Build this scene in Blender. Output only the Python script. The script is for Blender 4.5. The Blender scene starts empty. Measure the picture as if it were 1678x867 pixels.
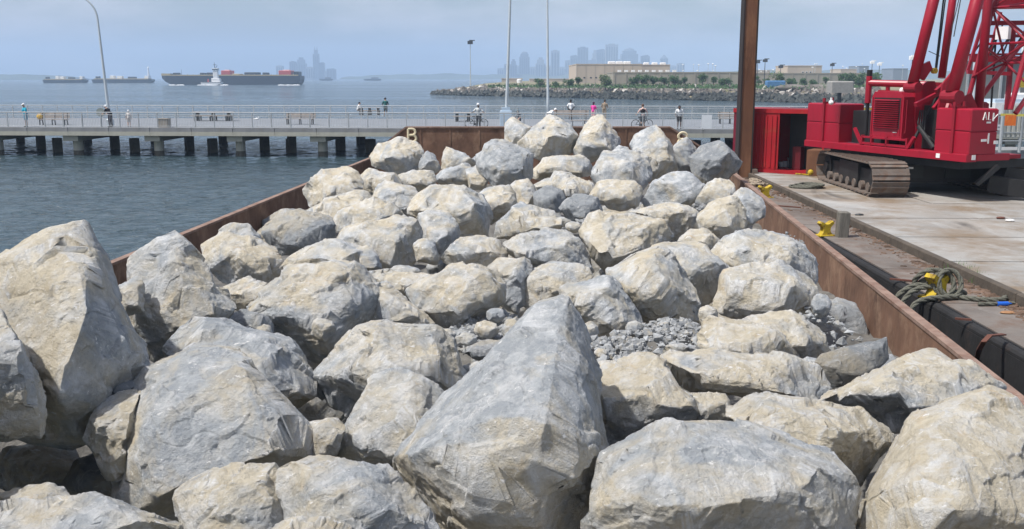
import bpy, math, random
import numpy as np
from mathutils import Vector, Matrix
R = math.radians
sc = bpy.context.scene
rng = random.Random(7)

# ------------------------------------------------------------------ camera, sky, sun
CAMZ = 5.8; FPX = 1620.0; CX = 839.0; CY = 433.5; HOR = 127.0
PITCH = math.atan((CY - HOR) / FPX)
cam_d = bpy.data.cameras.new('camera'); cam = bpy.data.objects.new('camera', cam_d)
sc.collection.objects.link(cam); sc.camera = cam
cam_d.sensor_width = 36; cam_d.lens = FPX / 1678 * 36
cam_d.clip_start = 0.1; cam_d.clip_end = 30000
cam.location = (0, 0, CAMZ); cam.rotation_euler = (math.pi / 2 - PITCH, 0, 0)

SUN_EL, SUN_AZ = 60.0, 246.0          # azimuth clockwise from +Y: behind the camera, to the left
world = bpy.data.worlds.new("World"); sc.world = world; world.use_nodes = True
wn = world.node_tree; wn.nodes.clear()
wo = wn.nodes.new('ShaderNodeOutputWorld'); wb = wn.nodes.new('ShaderNodeBackground')
sky = wn.nodes.new('ShaderNodeTexSky'); sky.sky_type = 'NISHITA'; sky.sun_disc = False
sky.sun_elevation = R(SUN_EL); sky.sun_rotation = R(SUN_AZ)
sky.air_density = 1.3; sky.dust_density = 3.0; sky.ozone_density = 1.5
wb.inputs[1].default_value = 0.125
# soft broken cloud over the blue
tc = wn.nodes.new('ShaderNodeTexCoord'); mp = wn.nodes.new('ShaderNodeMapping')
mp.inputs['Scale'].default_value = (1.0, 1.0, 3.2)
nz = wn.nodes.new('ShaderNodeTexNoise'); nz.inputs['Scale'].default_value = 4.5
nz.inputs['Detail'].default_value = 5; nz.inputs['Roughness'].default_value = 0.55
cr = wn.nodes.new('ShaderNodeValToRGB'); cr.color_ramp.elements[0].position = 0.44
cr.color_ramp.elements[1].position = 0.74
mm = wn.nodes.new('ShaderNodeMath'); mm.operation = 'MULTIPLY'; mm.inputs[1].default_value = 0.5
mx = wn.nodes.new('ShaderNodeMix'); mx.data_type = 'RGBA'
mx.inputs['B'].default_value = (9.6, 8.5, 8.8, 1)
L = wn.links.new
L(tc.outputs['Generated'], mp.inputs['Vector']); L(mp.outputs[0], nz.inputs['Vector'])
L(nz.outputs['Fac'], cr.inputs[0]); L(cr.outputs[0], mm.inputs[0]); L(mm.outputs[0], mx.inputs['Factor'])
L(sky.outputs[0], mx.inputs['A']); L(mx.outputs['Result'], wb.inputs[0]); L(wb.outputs[0], wo.inputs[0])

sd = bpy.data.lights.new('sun', 'SUN'); so = bpy.data.objects.new('sun', sd); sc.collection.objects.link(so)
sd.energy = 4.3; sd.angle = R(1.2); sd.color = (1.0, 0.965, 0.91)
_az, _el = R(SUN_AZ), R(SUN_EL)
SUNV = Vector((math.sin(_az) * math.cos(_el), math.cos(_az) * math.cos(_el), math.sin(_el)))
so.rotation_euler = SUNV.to_track_quat('Z', 'Y').to_euler(); so.location = (0, 0, 60)

sc.view_settings.view_transform = 'Standard'; sc.view_settings.look = 'None'
sc.view_settings.gamma = 1.0; sc.view_settings.exposure = 0.2
sc.render.engine = 'CYCLES'
sc.cycles.use_denoising = True
sc.cycles.max_bounces = 6; sc.cycles.diffuse_bounces = 3; sc.cycles.glossy_bounces = 3
sc.cycles.volume_bounces = 1; sc.cycles.transmission_bounces = 2
sc.cycles.sample_clamp_indirect = 4.0

# ------------------------------------------------------------------ helpers
cp, sp_ = math.cos(PITCH), math.sin(PITCH)
def ray(px, py):
    dx, dy = px - CX, CY - py
    return Vector((dx, dy * sp_ + FPX * cp, dy * cp - FPX * sp_))
def atz(px, py, z):
    d = ray(px, py); t = (z - CAMZ) / d.z
    return Vector((d.x * t, d.y * t, z))
def aty(px, py, Y):
    d = ray(px, py); t = Y / d.y
    return Vector((d.x * t, Y, CAMZ + d.z * t))

# ---- materials
MATS = {}
def nodes_of(name):
    m = bpy.data.materials.new(name); m.use_nodes = True
    n = m.node_tree.nodes; b = n['Principled BSDF']
    return m, n, m.node_tree.links.new, b
def mat(name, col, rough=0.7, metal=0.0, var=0.12, scale=3.0, bump=0.15, rust=None, rust_amt=0.5, bscale=None, spec=0.35, coords='Object', stretch=None, rust_scale=1.3):
    """procedural paint / stone / metal: base colour with mottling, optional second colour in worn patches, fine bump"""
    if name in MATS: return MATS[name]
    m, n, L, b = nodes_of(name)
    b.inputs['Roughness'].default_value = rough; b.inputs['Metallic'].default_value = metal
    b.inputs['Specular IOR Level'].default_value = spec
    tc = n.new('ShaderNodeTexCoord'); mp = n.new('ShaderNodeMapping')
    if stretch: mp.inputs['Scale'].default_value = stretch
    L(tc.outputs[coords], mp.inputs['Vector'])
    t = n.new('ShaderNodeTexNoise'); t.inputs['Scale'].default_value = scale; t.inputs['Detail'].default_value = 6
    t.inputs['Roughness'].default_value = 0.6; L(mp.outputs[0], t.inputs['Vector'])
    r = n.new('ShaderNodeValToRGB'); e = r.color_ramp.elements
    e[0].position = 0.3; e[1].position = 0.7
    e[0].color = tuple(c * (1 - var) for c in col) + (1,); e[1].color = tuple(min(1, c * (1 + var)) for c in col) + (1,)
    L(t.outputs['Fac'], r.inputs[0]); out = r.outputs[0]
    if rust:
        t2 = n.new('ShaderNodeTexNoise'); t2.inputs['Scale'].default_value = scale * rust_scale; t2.inputs['Detail'].default_value = 9
        t2.inputs['Roughness'].default_value = 0.7; L(mp.outputs[0], t2.inputs['Vector'])
        r2 = n.new('ShaderNodeValToRGB'); r2.color_ramp.elements[0].position = 0.62 - 0.3 * rust_amt
        r2.color_ramp.elements[1].position = 0.78 - 0.25 * rust_amt; L(t2.outputs['Fac'], r2.inputs[0])
        x = n.new('ShaderNodeMix'); x.data_type = 'RGBA'; L(r2.outputs[0], x.inputs['Factor'])
        L(out, x.inputs['A']); x.inputs['B'].default_value = tuple(rust) + (1,); out = x.outputs['Result']
    L(out, b.inputs['Base Color'])
    if bump:
        t3 = n.new('ShaderNodeTexNoise'); t3.inputs['Scale'].default_value = bscale or scale * 6; t3.inputs['Detail'].default_value = 5
        L(mp.outputs[0], t3.inputs['Vector'])
        bp = n.new('ShaderNodeBump'); bp.inputs['Strength'].default_value = bump; bp.inputs['Distance'].default_value = 0.05
        L(t3.outputs['Fac'], bp.inputs['Height']); L(bp.outputs[0], b.inputs['Normal'])
    MATS[name] = m
    return m

def mesh_from(name, verts, faces, smooth=False):
    me = bpy.data.meshes.new(name); me.from_pydata([tuple(v) for v in verts], [], faces)
    me.update()
    if smooth: me.shade_smooth()
    return me
def link(name, me, m, parent=None, loc=None, rot=None):
    o = bpy.data.objects.new(name, me)
    if m is not None and me is not None and not me.materials: me.materials.append(m)
    sc.collection.objects.link(o)
    if parent is not None: o.parent = parent
    if loc is not None: o.location = loc
    if rot is not None: o.rotation_euler = rot
    return o
def tag(o, label=None, cat=None, group=None, kind=None):
    if label: o['label'] = label
    if cat: o['category'] = cat
    if group: o['group'] = group
    if kind: o['kind'] = kind
    return o
def thing(name, label, cat, loc=(0, 0, 0), rz=0.0, group=None, rot=None):
    o = bpy.data.objects.new(name, None); sc.collection.objects.link(o)
    o.location = loc; o.rotation_euler = rot if rot else (0, 0, rz); o.empty_display_size = 0.2
    return tag(o, label, cat, group)
def copy_tree(o, parent=None):
    c = o.copy(); sc.collection.objects.link(c)
    if parent is not None: c.parent = parent
    for ch in list(o.children): copy_tree(ch, c)
    return c

class MB:
    def __init__(s): s.v = []; s.f = []
    def add(s, vs, fs):
        k = len(s.v); s.v += [tuple(v) for v in vs]; s.f += [tuple(i + k for i in f) for f in fs]; return s
    def bx(s, x0, x1, y0, y1, z0, z1):
        return s.add([(x0, y0, z0), (x1, y0, z0), (x1, y1, z0), (x0, y1, z0), (x0, y0, z1), (x1, y0, z1), (x1, y1, z1), (x0, y1, z1)],
                     [(0, 3, 2, 1), (4, 5, 6, 7), (0, 1, 5, 4), (1, 2, 6, 5), (2, 3, 7, 6), (3, 0, 4, 7)])
    def bev(s, x0, x1, y0, y1, z0, z1, c=0.02):
        """box whose upper and vertical edges are chamfered"""
        def ring(d, z): return [(x0 + d + c, y0 + d, z), (x1 - d - c, y0 + d, z), (x1 - d, y0 + d + c, z), (x1 - d, y1 - d - c, z),
                                (x1 - d - c, y1 - d, z), (x0 + d + c, y1 - d, z), (x0 + d, y1 - d - c, z), (x0 + d, y0 + d + c, z)]
        vs = ring(0, z0) + ring(0, z1 - c) + ring(c, z1)
        fs = [tuple(reversed(range(8))), tuple(range(16, 24))]
        for k in (0, 8):
            for i in range(8): fs.append((k + i, k + (i + 1) % 8, k + 8 + (i + 1) % 8, k + 8 + i))
        return s.add(vs, fs)
    def tube(s, p0, p1, r0, r1=None, n=8, caps=True):
        r1 = r0 if r1 is None else r1
        p0, p1 = Vector(p0), Vector(p1); d = (p1 - p0)
        if d.length < 1e-6: return s
        d.normalize(); a = d.orthogonal().normalized(); b = d.cross(a)
        vs = []
        for p, r in ((p0, r0), (p1, r1)):
            for i in range(n):
                t = 2 * math.pi * i / n; vs.append(p + a * math.cos(t) * r + b * math.sin(t) * r)
        fs = [(i, (i + 1) % n, n + (i + 1) % n, n + i) for i in range(n)]
        if caps: fs += [tuple(reversed(range(n))), tuple(range(n, 2 * n))]
        return s.add(vs, fs)
    def path(s, pts, r, n=8, closed=False):
        pts = [Vector(p) for p in pts]; N = len(pts); vs = []; a = None
        rr = r if hasattr(r, '__len__') else [r] * N
        for i, p in enumerate(pts):
            q0 = pts[(i - 1) % N] if (closed or i) else p; q1 = pts[(i + 1) % N] if (closed or i < N - 1) else p
            d = (q1 - q0).normalized()
            a = d.orthogonal().normalized() if a is None else (a - d * a.dot(d)).normalized()
            b = d.cross(a)
            for k in range(n):
                t = 2 * math.pi * k / n; vs.append(p + a * math.cos(t) * rr[i] + b * math.sin(t) * rr[i])
        fs = []
        for i in range(N if closed else N - 1):
            j = (i + 1) % N
            for k in range(n): fs.append((i * n + k, i * n + (k + 1) % n, j * n + (k + 1) % n, j * n + k))
        if not closed: fs += [tuple(reversed(range(n))), tuple(range((N - 1) * n, N * n))]
        return s.add(vs, fs)
    def beam(s, p0, p1, w, h, up=(0, 0, 1)):
        p0, p1 = Vector(p0), Vector(p1); d = (p1 - p0).normalized(); u = Vector(up)
        a = d.cross(u)
        a = a.normalized() if a.length > 1e-4 else d.orthogonal().normalized()
        b = a.cross(d).normalized(); vs = []
        for p in (p0, p1):
            for i, j in ((-1, -1), (1, -1), (1, 1), (-1, 1)): vs.append(p + a * i * w / 2 + b * j * h / 2)
        return s.add(vs, [(0, 1, 2, 3), (7, 6, 5, 4), (0, 4, 5, 1), (1, 5, 6, 2), (2, 6, 7, 3), (3, 7, 4, 0)])
    def prism(s, poly, y0, y1):
        """polygon in x,z extruded along y"""
        n = len(poly)
        return s.add([(x, y0, z) for x, z in poly] + [(x, y1, z) for x, z in poly],
                     [tuple(range(n)), tuple(reversed(range(n, 2 * n)))] + [(i, n + i, n + (i + 1) % n, (i + 1) % n) for i in range(n)])
    def slab(s, poly, z0, z1):
        """polygon in x,y extruded up"""
        n = len(poly)
        return s.add([(p[0], p[1], z0) for p in poly] + [(p[0], p[1], z1) for p in poly],
                     [tuple(reversed(range(n))), tuple(range(n, 2 * n))] + [(i, (i + 1) % n, n + (i + 1) % n, n + i) for i in range(n)])
    def ball(s, c, r, nu=10, nv=6, sx=1, sy=1, sz=1):
        vs = [(c[0], c[1], c[2] + r * sz)]
        for j in range(1, nv):
            t = math.pi * j / nv
            for i in range(nu):
                p = 2 * math.pi * i / nu
                vs.append((c[0] + r * sx * math.sin(t) * math.cos(p), c[1] + r * sy * math.sin(t) * math.sin(p), c[2] + r * sz * math.cos(t)))
        vs.append((c[0], c[1], c[2] - r * sz)); fs = []
        for i in range(nu): fs.append((0, 1 + i, 1 + (i + 1) % nu))
        for j in range(nv - 2):
            for i in range(nu): fs.append((1 + j * nu + i, 1 + (j + 1) * nu + i, 1 + (j + 1) * nu + (i + 1) % nu, 1 + j * nu + (i + 1) % nu))
        k = 1 + (nv - 2) * nu
        for i in range(nu): fs.append((k + i, len(vs) - 1, k + (i + 1) % nu))
        return s.add(vs, fs)
    def build(s, name, m, parent=None, smooth=False, **kw):
        me = mesh_from(name, s.v, s.f, smooth)
        return link(name, me, m, parent, **kw)

# ---- numpy gradient noise
_pr = np.random.RandomState(3); _P = _pr.permutation(512).astype(np.int32); _P = np.concatenate([_P, _P])
_G = _pr.normal(size=(512, 3)); _G /= np.linalg.norm(_G, axis=1)[:, None]
def pnoise(p):
    i = np.floor(p).astype(np.int64); f = p - i; i &= 511
    u = f * f * f * (f * (f * 6 - 15) + 10); out = 0
    for dx in (0, 1):
        for dy in (0, 1):
            for dz in (0, 1):
                h = _P[(_P[(_P[(i[:, 0] + dx) & 511] + i[:, 1] + dy) & 511] + i[:, 2] + dz) & 511] & 511
                g = _G[h]
                d = g[:, 0] * (f[:, 0] - dx) + g[:, 1] * (f[:, 1] - dy) + g[:, 2] * (f[:, 2] - dz)
                w = (u[:, 0] if dx else 1 - u[:, 0]) * (u[:, 1] if dy else 1 - u[:, 1]) * (u[:, 2] if dz else 1 - u[:, 2])
                out = out + w * d
    return out
def fbm(p, o=4, g=0.5, ridged=False):
    a, s, t = 1.0, 0, 0
    for k in range(o):
        n = pnoise(p * (2.03 ** k) + 17.3 * k)
        if ridged: n = 0.5 - np.abs(n) * 2
        s = s + a * n; t += a; a *= g
    return s / t
# ------------------------------------------------------------------ rock material
def rock_material(name, dark=1.0):
    m, n, L, b = nodes_of(name)
    tc = n.new('ShaderNodeTexCoord')
    at = n.new('ShaderNodeAttribute'); at.attribute_type = 'OBJECT'; at.attribute_name = 'tone'
    du = n.new('ShaderNodeAttribute'); du.attribute_type = 'OBJECT'; du.attribute_name = 'dust'
    fa = n.new('ShaderNodeAttribute'); fa.attribute_type = 'GEOMETRY'; fa.attribute_name = 'facet'
    oi = n.new('ShaderNodeObjectInfo')
    vm = n.new('ShaderNodeVectorMath'); vm.operation = 'SCALE'; vm.inputs['Scale'].default_value = 37.0
    cb = n.new('ShaderNodeCombineXYZ'); L(oi.outputs['Random'], cb.inputs[0]); L(oi.outputs['Random'], cb.inputs[2])
    L(cb.outputs[0], vm.inputs[0])
    ad = n.new('ShaderNodeVectorMath'); ad.operation = 'ADD'; L(tc.outputs['Object'], ad.inputs[0]); L(vm.outputs[0], ad.inputs[1])
    P = ad.outputs[0]
    def noise(scale, det=6, rough=0.6, dist=0.0, vec=None):
        t = n.new('ShaderNodeTexNoise'); t.inputs['Scale'].default_value = scale; t.inputs['Detail'].default_value = det
        t.inputs['Roughness'].default_value = rough; t.inputs['Distortion'].default_value = dist
        L(vec or P, t.inputs['Vector']); return t.outputs['Fac']
    def math_(op, a, bb):
        t = n.new('ShaderNodeMath'); t.operation = op
        for i, v in ((0, a), (1, bb)):
            if isinstance(v, (int, float)): t.inputs[i].default_value = v
            else: L(v, t.inputs[i])
        return t.outputs[0]
    def ramp(v, p0, p1, c0=(0, 0, 0, 1), c1=(1, 1, 1, 1)):
        t = n.new('ShaderNodeValToRGB'); t.color_ramp.elements[0].position = p0; t.color_ramp.elements[1].position = p1
        t.color_ramp.elements[0].color = c0; t.color_ramp.elements[1].color = c1; L(v, t.inputs[0]); return t.outputs[0]
    def mix(f, a, bb):
        t = n.new('ShaderNodeMix'); t.data_type = 'RGBA'
        if isinstance(f, (int, float)): t.inputs['Factor'].default_value = f
        else: L(f, t.inputs['Factor'])
        for k, v in (('A', a), ('B', bb)):
            if isinstance(v, tuple): t.inputs[k].default_value = v
            else: L(v, t.inputs[k])
        return t.outputs['Result']
    n1 = noise(1.7, 8, 0.62, 0.6)
    f = math_('ADD', math_('ADD', math_('MULTIPLY', n1, 2.3), math_('MULTIPLY', at.outputs['Fac'], 0.62)),
              math_('MULTIPLY', fa.outputs['Fac'], 0.55))
    f = math_('SUBTRACT', f, 1.20)                     # about 0.5 for a mixed stone
    g_f = noise(7, 8, 0.7)
    grey = ramp(g_f, 0.25, 0.8, (0.23, 0.255, 0.28, 1), (0.46, 0.48, 0.49, 1))
    tanc = ramp(noise(5, 8, 0.7, 0.4), 0.25, 0.78, (0.39, 0.338, 0.245, 1), (0.63, 0.58, 0.47, 1))
    c = mix(ramp(f, 0.25, 0.72), grey, tanc)
    # ochre staining
    c = mix(math_('MULTIPLY', ramp(noise(2.6, 5, 0.6, 1.0), 0.6, 0.78), math_('MULTIPLY', ramp(f, 0.3, 0.8), 0.55)), c, (0.50, 0.33, 0.15, 1))
    # chalky dust and bruised white patches
    c = mix(math_('MULTIPLY', ramp(noise(3.3, 9, 0.72, 0.3), 0.48, 0.66), math_('MULTIPLY', du.outputs['Fac'], 0.70)), c, (0.61, 0.615, 0.61, 1))
    br = n.new('ShaderNodeAttribute'); br.attribute_type = 'GEOMETRY'; br.attribute_name = 'bruise'
    c = mix(math_('MULTIPLY', math_('MULTIPLY', br.outputs['Fac'], ramp(noise(6, 6, .7), .38, .6)), 0.7), c, (0.63, 0.645, 0.655, 1))
    # white scuffs, short and stretched
    mp = n.new('ShaderNodeMapping'); mp.inputs['Scale'].default_value = (1.0, 2.6, 1.4); mp.inputs['Rotation'].default_value = (0.4, 0.6, 0.9)
    L(P, mp.inputs['Vector'])
    c = mix(math_('MULTIPLY', ramp(noise(9, 7, 0.7, 0.2, mp.outputs[0]), 0.61, 0.66), 0.85), c, (0.74, 0.735, 0.72, 1))
    # thin calcite veins
    vo = n.new('ShaderNodeTexVoronoi'); vo.feature = 'DISTANCE_TO_EDGE'; vo.inputs['Scale'].default_value = 1.6
    wv = n.new('ShaderNodeTexNoise'); wv.inputs['Scale'].default_value = 2.5; wv.inputs['Detail'].default_value = 5; L(P, wv.inputs['Vector'])
    a2 = n.new('ShaderNodeVectorMath'); a2.operation = 'ADD'; L(P, a2.inputs[0]); L(wv.outputs['Color'], a2.inputs[1]); L(a2.outputs[0], vo.inputs['Vector'])
    vein = math_('MULTIPLY', ramp(vo.outputs['Distance'], 0.0, 0.018, (1, 1, 1, 1), (0, 0, 0, 1)), ramp(noise(1.5, 3), 0.5, 0.62))
    c = mix(math_('MULTIPLY', vein, 0.6), c, (0.68, 0.67, 0.66, 1))
    # dark lichenous / damp specks
    c = mix(math_('MULTIPLY', ramp(noise(16, 7, 0.75), 0.60, 0.76), 0.5), c, (0.11, 0.115, 0.115, 1))
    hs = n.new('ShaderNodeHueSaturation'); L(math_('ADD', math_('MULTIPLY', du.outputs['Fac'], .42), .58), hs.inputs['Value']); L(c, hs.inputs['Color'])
    L(hs.outputs[0], b.inputs['Base Color'])
    b.inputs['Roughness'].default_value = 0.88; b.inputs['Specular IOR Level'].default_value = 0.25
    h = math_('ADD', math_('ADD', math_('MULTIPLY', noise(11, 12, 0.74), 1.0), math_('MULTIPLY', noise(55, 6, 0.75), 0.35)),
              math_('MULTIPLY', ramp(noise(7, 8, 0.7), .45, .52), 0.12))
    bp = n.new('ShaderNodeBump'); bp.inputs['Strength'].default_value = 0.85; bp.inputs['Distance'].default_value = 0.06
    L(h, bp.inputs['Height']); L(bp.outputs[0], b.inputs['Normal'])
    return m
ROCK = rock_material('quarried_limestone')

import bmesh
def hull_mesh(pts):
    bm = bmesh.new()
    for p in pts: bm.verts.new(p)
    r = bmesh.ops.convex_hull(bm, input=bm.verts[:])
    bad = [v for v in bm.verts if not v.link_faces]
    if bad: bmesh.ops.delete(bm, geom=bad, context='VERTS')
    bmesh.ops.recalc_face_normals(bm, faces=bm.faces[:])
    me = bpy.data.meshes.new('h'); bm.to_mesh(me); bm.free(); return me
_tmp = bpy.data.objects.new('boulder_tmp', None)
def remeshed(me, voxel, smooth_it=1):
    o = bpy.data.objects.new('t', me); sc.collection.objects.link(o)
    md = o.modifiers.new('r', 'REMESH'); md.mode = 'VOXEL'; md.voxel_size = voxel; md.adaptivity = 0
    if smooth_it:
        s = o.modifiers.new('s', 'SMOOTH'); s.factor = 0.5; s.iterations = smooth_it
    dg = bpy.context.evaluated_depsgraph_get(); ev = o.evaluated_get(dg)
    out = bpy.data.meshes.new_from_object(ev)
    bpy.data.objects.remove(o); bpy.data.meshes.remove(me)
    return out
def co_no(me):
    n = len(me.vertices); co = np.empty(n * 3, 'f'); no = np.empty(n * 3, 'f')
    me.vertices.foreach_get('co', co); me.vertex_normals.foreach_get('vector', no)
    return co.reshape(-1, 3).astype('d'), no.reshape(-1, 3).astype('d')
def rough_rock(me, S, seed, cuts=10, amp=1.0, bigcuts=0, axis=None):
    """turn a smooth faceted block into broken stone: chipped planes, ledges, pits"""
    rs = np.random.RandomState(seed); co, no = co_no(me)
    # colour follows the broken faces of the stone
    ax = rs.normal(size=3); ax /= np.linalg.norm(ax); ay = rs.normal(size=3); ay /= np.linalg.norm(ay)
    fac = 0.5 + 0.5 * np.clip(np.sign(no @ ax) * np.abs(no @ ax) ** .6 * .75 + (no @ ay) * .4, -1, 1)
    if axis is not None: fac = .5 + .5 * (no @ np.array(axis))
    c0 = co.mean(0); p = co - c0; off = rs.uniform(0, 60, 3)
    def facetise(p, no, K, amt, tilt, step):
        """broken faces: every patch of the surface is drawn towards a plane of its own, with small steps between"""
        idx = rs.randint(0, len(p), K); sp = p[idx]; sn = no[idx] + rs.normal(size=(K, 3)) * tilt
        sn /= np.linalg.norm(sn, axis=1)[:, None]; hs = rs.normal(size=K) * step * S
        wv = np.stack([fbm(p / S * 5 + off + 11 * i, 3) for i in range(3)], 1) * S * 0.16
        q = p + wv; best = np.full(len(p), 1e9); who = np.zeros(len(p), int)
        for k in range(K):
            dd = ((q - sp[k]) ** 2).sum(1); mk = dd < best; best[mk] = dd[mk]; who[mk] = k
        d = ((sp[who] - p) * sn[who]).sum(1) + hs[who]
        return p + sn[who] * np.clip(d * amt, -.09 * S, .09 * S)[:, None]
    warp = fbm(p / S * 3.0 + off, 2) * S * 0.02
    for k in range(cuts):                                  # chips along the corners
        d = rs.normal(size=3); d /= np.linalg.norm(d)
        s = p @ d; lim = s.max() * rs.uniform(0.90, 0.975) + warp * 0.7
        p -= np.maximum(0, s - lim)[:, None] * d
    for k in range(bigcuts):                               # one or two large broken faces towards the front
        d = np.array((rs.uniform(-.75, .75), -1.0, rs.uniform(-.55, .9))); d /= np.linalg.norm(d)
        s = p @ d; lim = s.max() * rs.uniform(0.70, 0.84) + warp * .6
        p -= np.maximum(0, s - lim)[:, None] * d
    p = facetise(p, no, 13, .8 * min(1, amp * 1.15), .05, .004)
    p = facetise(p, no, 60, .42 * amp, .17, .0045)
    n0 = fbm(p / S * 1.6 + off, 3) * S * 0.022 * amp
    n1 = (np.abs(fbm(p / S * 4.0 + off + 9, 4, 0.6)) - .1) * S * 0.038 * amp
    # bedding ledges: terraces along one tilted axis
    bx = rs.normal(size=3) * (0.5, 0.5, 1.0); bx /= np.linalg.norm(bx); st = S * rs.uniform(0.09, 0.18)
    q = (p @ bx) / st + fbm(p / S * 2.2 + off + 40, 3) * 1.6; fr = q - np.floor(q)
    msk = np.clip(fbm(p / S * 1.7 + off + 71, 2) * 5 + 0.1, 0, 1)
    led = (np.clip(fr * 1.08, 0, 1) - np.clip((fr - .93) / .07, 0, 1)) * st * 0.12 * msk
    nf = fbm(p / S * 18 + off, 3, 0.65) * S * 0.016 * amp
    # thin cracks
    ck = np.abs(fbm(p / S * 1.3 + off + 90, 3)); crack = -np.exp(-(ck / 0.004) ** 2) * S * 0.008
    p = p + no * (n0 + n1 + led + nf + crack)[:, None]
    me.vertices.foreach_set('co', (p + c0).astype('f').ravel()); me.update()
    # bruised arrises: where the surface is sharply convex the stone is crushed white
    P1, N1 = co_no(me); ne = len(me.edges); E = np.empty(ne * 2, 'i'); me.edges.foreach_get('vertices', E); E = E.reshape(-1, 2); nv = len(P1)
    deg = np.bincount(E.ravel(), minlength=nv).clip(1)
    def nb(a): return (np.bincount(E[:, 0], a[E[:, 1]], nv) + np.bincount(E[:, 1], a[E[:, 0]], nv)) / deg
    lap = np.stack([nb(P1[:, i]) for i in range(3)], 1) - P1; conv = -(lap * N1).sum(1) / VOX[0]
    for _ in range(2): conv = .5 * conv + .5 * nb(conv)
    ew = np.clip(conv * 7.0 - .25, 0, 1)
    a = me.attributes.new('bruise', 'FLOAT', 'POINT'); a.data.foreach_set('value', ew.astype('f'))
    a = me.attributes.new('facet', 'FLOAT', 'POINT'); a.data.foreach_set('value', fac.astype('f'))
    me.update(); me.shade_smooth()
    me.materials.clear(); me.materials.append(ROCK)

# surface of the heap: height of boulder centres below the eye at depth Y
def heap_depth(px, py, dh=0.0):
    Y = 12.0
    for _ in range(30):
        h = 3.05 - 0.012 * Y - dh; d = ray(px, py); Y = 0.5 * Y + 0.5 * (h / -d.z * d.y)
    return Y
DUST_SHADE = {48: .1, 67: .35, 68: .4, 76: .3, 29: .5, 8: .4, 90: .2, 16: .1, 19: .6, 86: .5, 75: .7, 25: .8}  # chalk dust per stone; less also darkens, used as shade in the hollow
TRI = [0]; VOX = [.02]; GROW = 1.015
def simplify(pts, tol):
    """keep only the corners of a closed outline, so that broken edges stay straight"""
    pts = list(pts)
    while len(pts) > 6:
        best, bi = 1e9, None
        for i in range(len(pts)):
            a, b_, c = pts[i - 1], pts[i], pts[(i + 1) % len(pts)]; L_ = math.hypot(c[0] - a[0], c[1] - a[1]) or 1
            h = abs((c[0] - a[0]) * (a[1] - b_[1]) - (a[0] - b_[0]) * (c[1] - a[1])) / L_
            if h < best: best, bi = h, i
        if best > tol: break
        pts.pop(bi)
    return pts
def boulder(seed, tone, outline, label, inner=None, dh=0.0, Y=None, thick=0.5, lean=0.5, cuts=3, amp=1.0, cat='boulder', group=None, more=None, bigcuts=2, axis=None, tol=.042):
    r = random.Random(seed * 13 + 5)
    xs = [p[0] for p in outline]; ys = [p[1] for p in outline]
    cx, cy = (min(xs) + max(xs)) / 2, (min(ys) + max(ys)) / 2
    if Y is None: Y = heap_depth(cx, cy, dh)
    C = aty(cx, cy, Y); k = C.y / (FPX * cp + (CY - cy) * sp_)
    w, h = (max(xs) - min(xs)) * k, (max(ys) - min(ys)) * k; S = math.sqrt(w * h); T = S * thick
    outline = simplify(outline, tol * math.sqrt((max(xs) - min(xs)) * (max(ys) - min(ys))))
    pts = []
    def at(px, py, dy):
        z0 = aty(px, py, Y).z - C.z
        return aty(px, py, Y + lean * z0 + dy)
    for x, y in outline:                                   # widest girth of the stone
        x2, y2 = cx + (x - cx) * GROW, cy + (y - cy) * GROW
        pts.append(at(x2, y2, r.uniform(-0.16, 0.12) * T))
        pts.append(at(cx + (x - cx) * .8, cy + (y - cy) * .8, T * r.uniform(0.5, 0.9)))
    pts.append(at(cx, cy, T * 1.05))
    if inner is None:
        inner = []; bw, bh = (max(xs) - min(xs)) * .5, (max(ys) - min(ys)) * .5
        # a crest where the top face breaks into the front faces, and a belly below it
        sk = r.uniform(-.3, .3)
        for u in ((-.52, .05, .5) if r.random() < .6 else (-.4, .42)):
            u += r.uniform(-.12, .12); inner.append((cx + u * bw, cy + (-.22 + sk * u + r.uniform(-.16, .14)) * bh, r.uniform(.68, .92)))
        for u in ((-.35, .38) if r.random() < .6 else (r.uniform(-.2, .2),)):
            u += r.uniform(-.12, .12); inner.append((cx + u * bw, cy + (.42 + r.uniform(-.12, .15)) * bh, r.uniform(.78, 1.02)))
    for x, y, t in inner: pts.append(at(x, y, -T * t))
    me = hull_mesh([p - C for p in pts])
    for ol, inn in (more or ()):                           # a stone with a hollow outline is several blocks grown together
        q = []; mx, my = sum(p[0] for p in ol) / len(ol), sum(p[1] for p in ol) / len(ol)
        for x, y in ol: q += [at(x, y, r.uniform(-.12, .12) * T), at(mx + (x - mx) * .8, my + (y - my) * .8, T * .6)]
        q += [at(x, y, -T * t) for x, y, t in inn]
        m2 = hull_mesh([p - C for p in q]); bm = bmesh.new(); bm.from_mesh(me); bm.from_mesh(m2); bm.to_mesh(me); bm.free(); bpy.data.meshes.remove(m2)
    vox = max(0.009, 2.3 * k, S / 135); VOX[0] = vox
    me = remeshed(me, vox, 0)
    rough_rock(me, S, seed, cuts, amp, bigcuts, axis)
    me.name = 'boulder'; TRI[0] += len(me.polygons) * 2
    o = link('boulder', me, None, loc=C)
    o['tone'] = float(tone); o['dust'] = DUST_SHADE.get(seed, 1.0); tag(o, label, cat, group or 'quarried boulders heaped in the barge')
    return o

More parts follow.
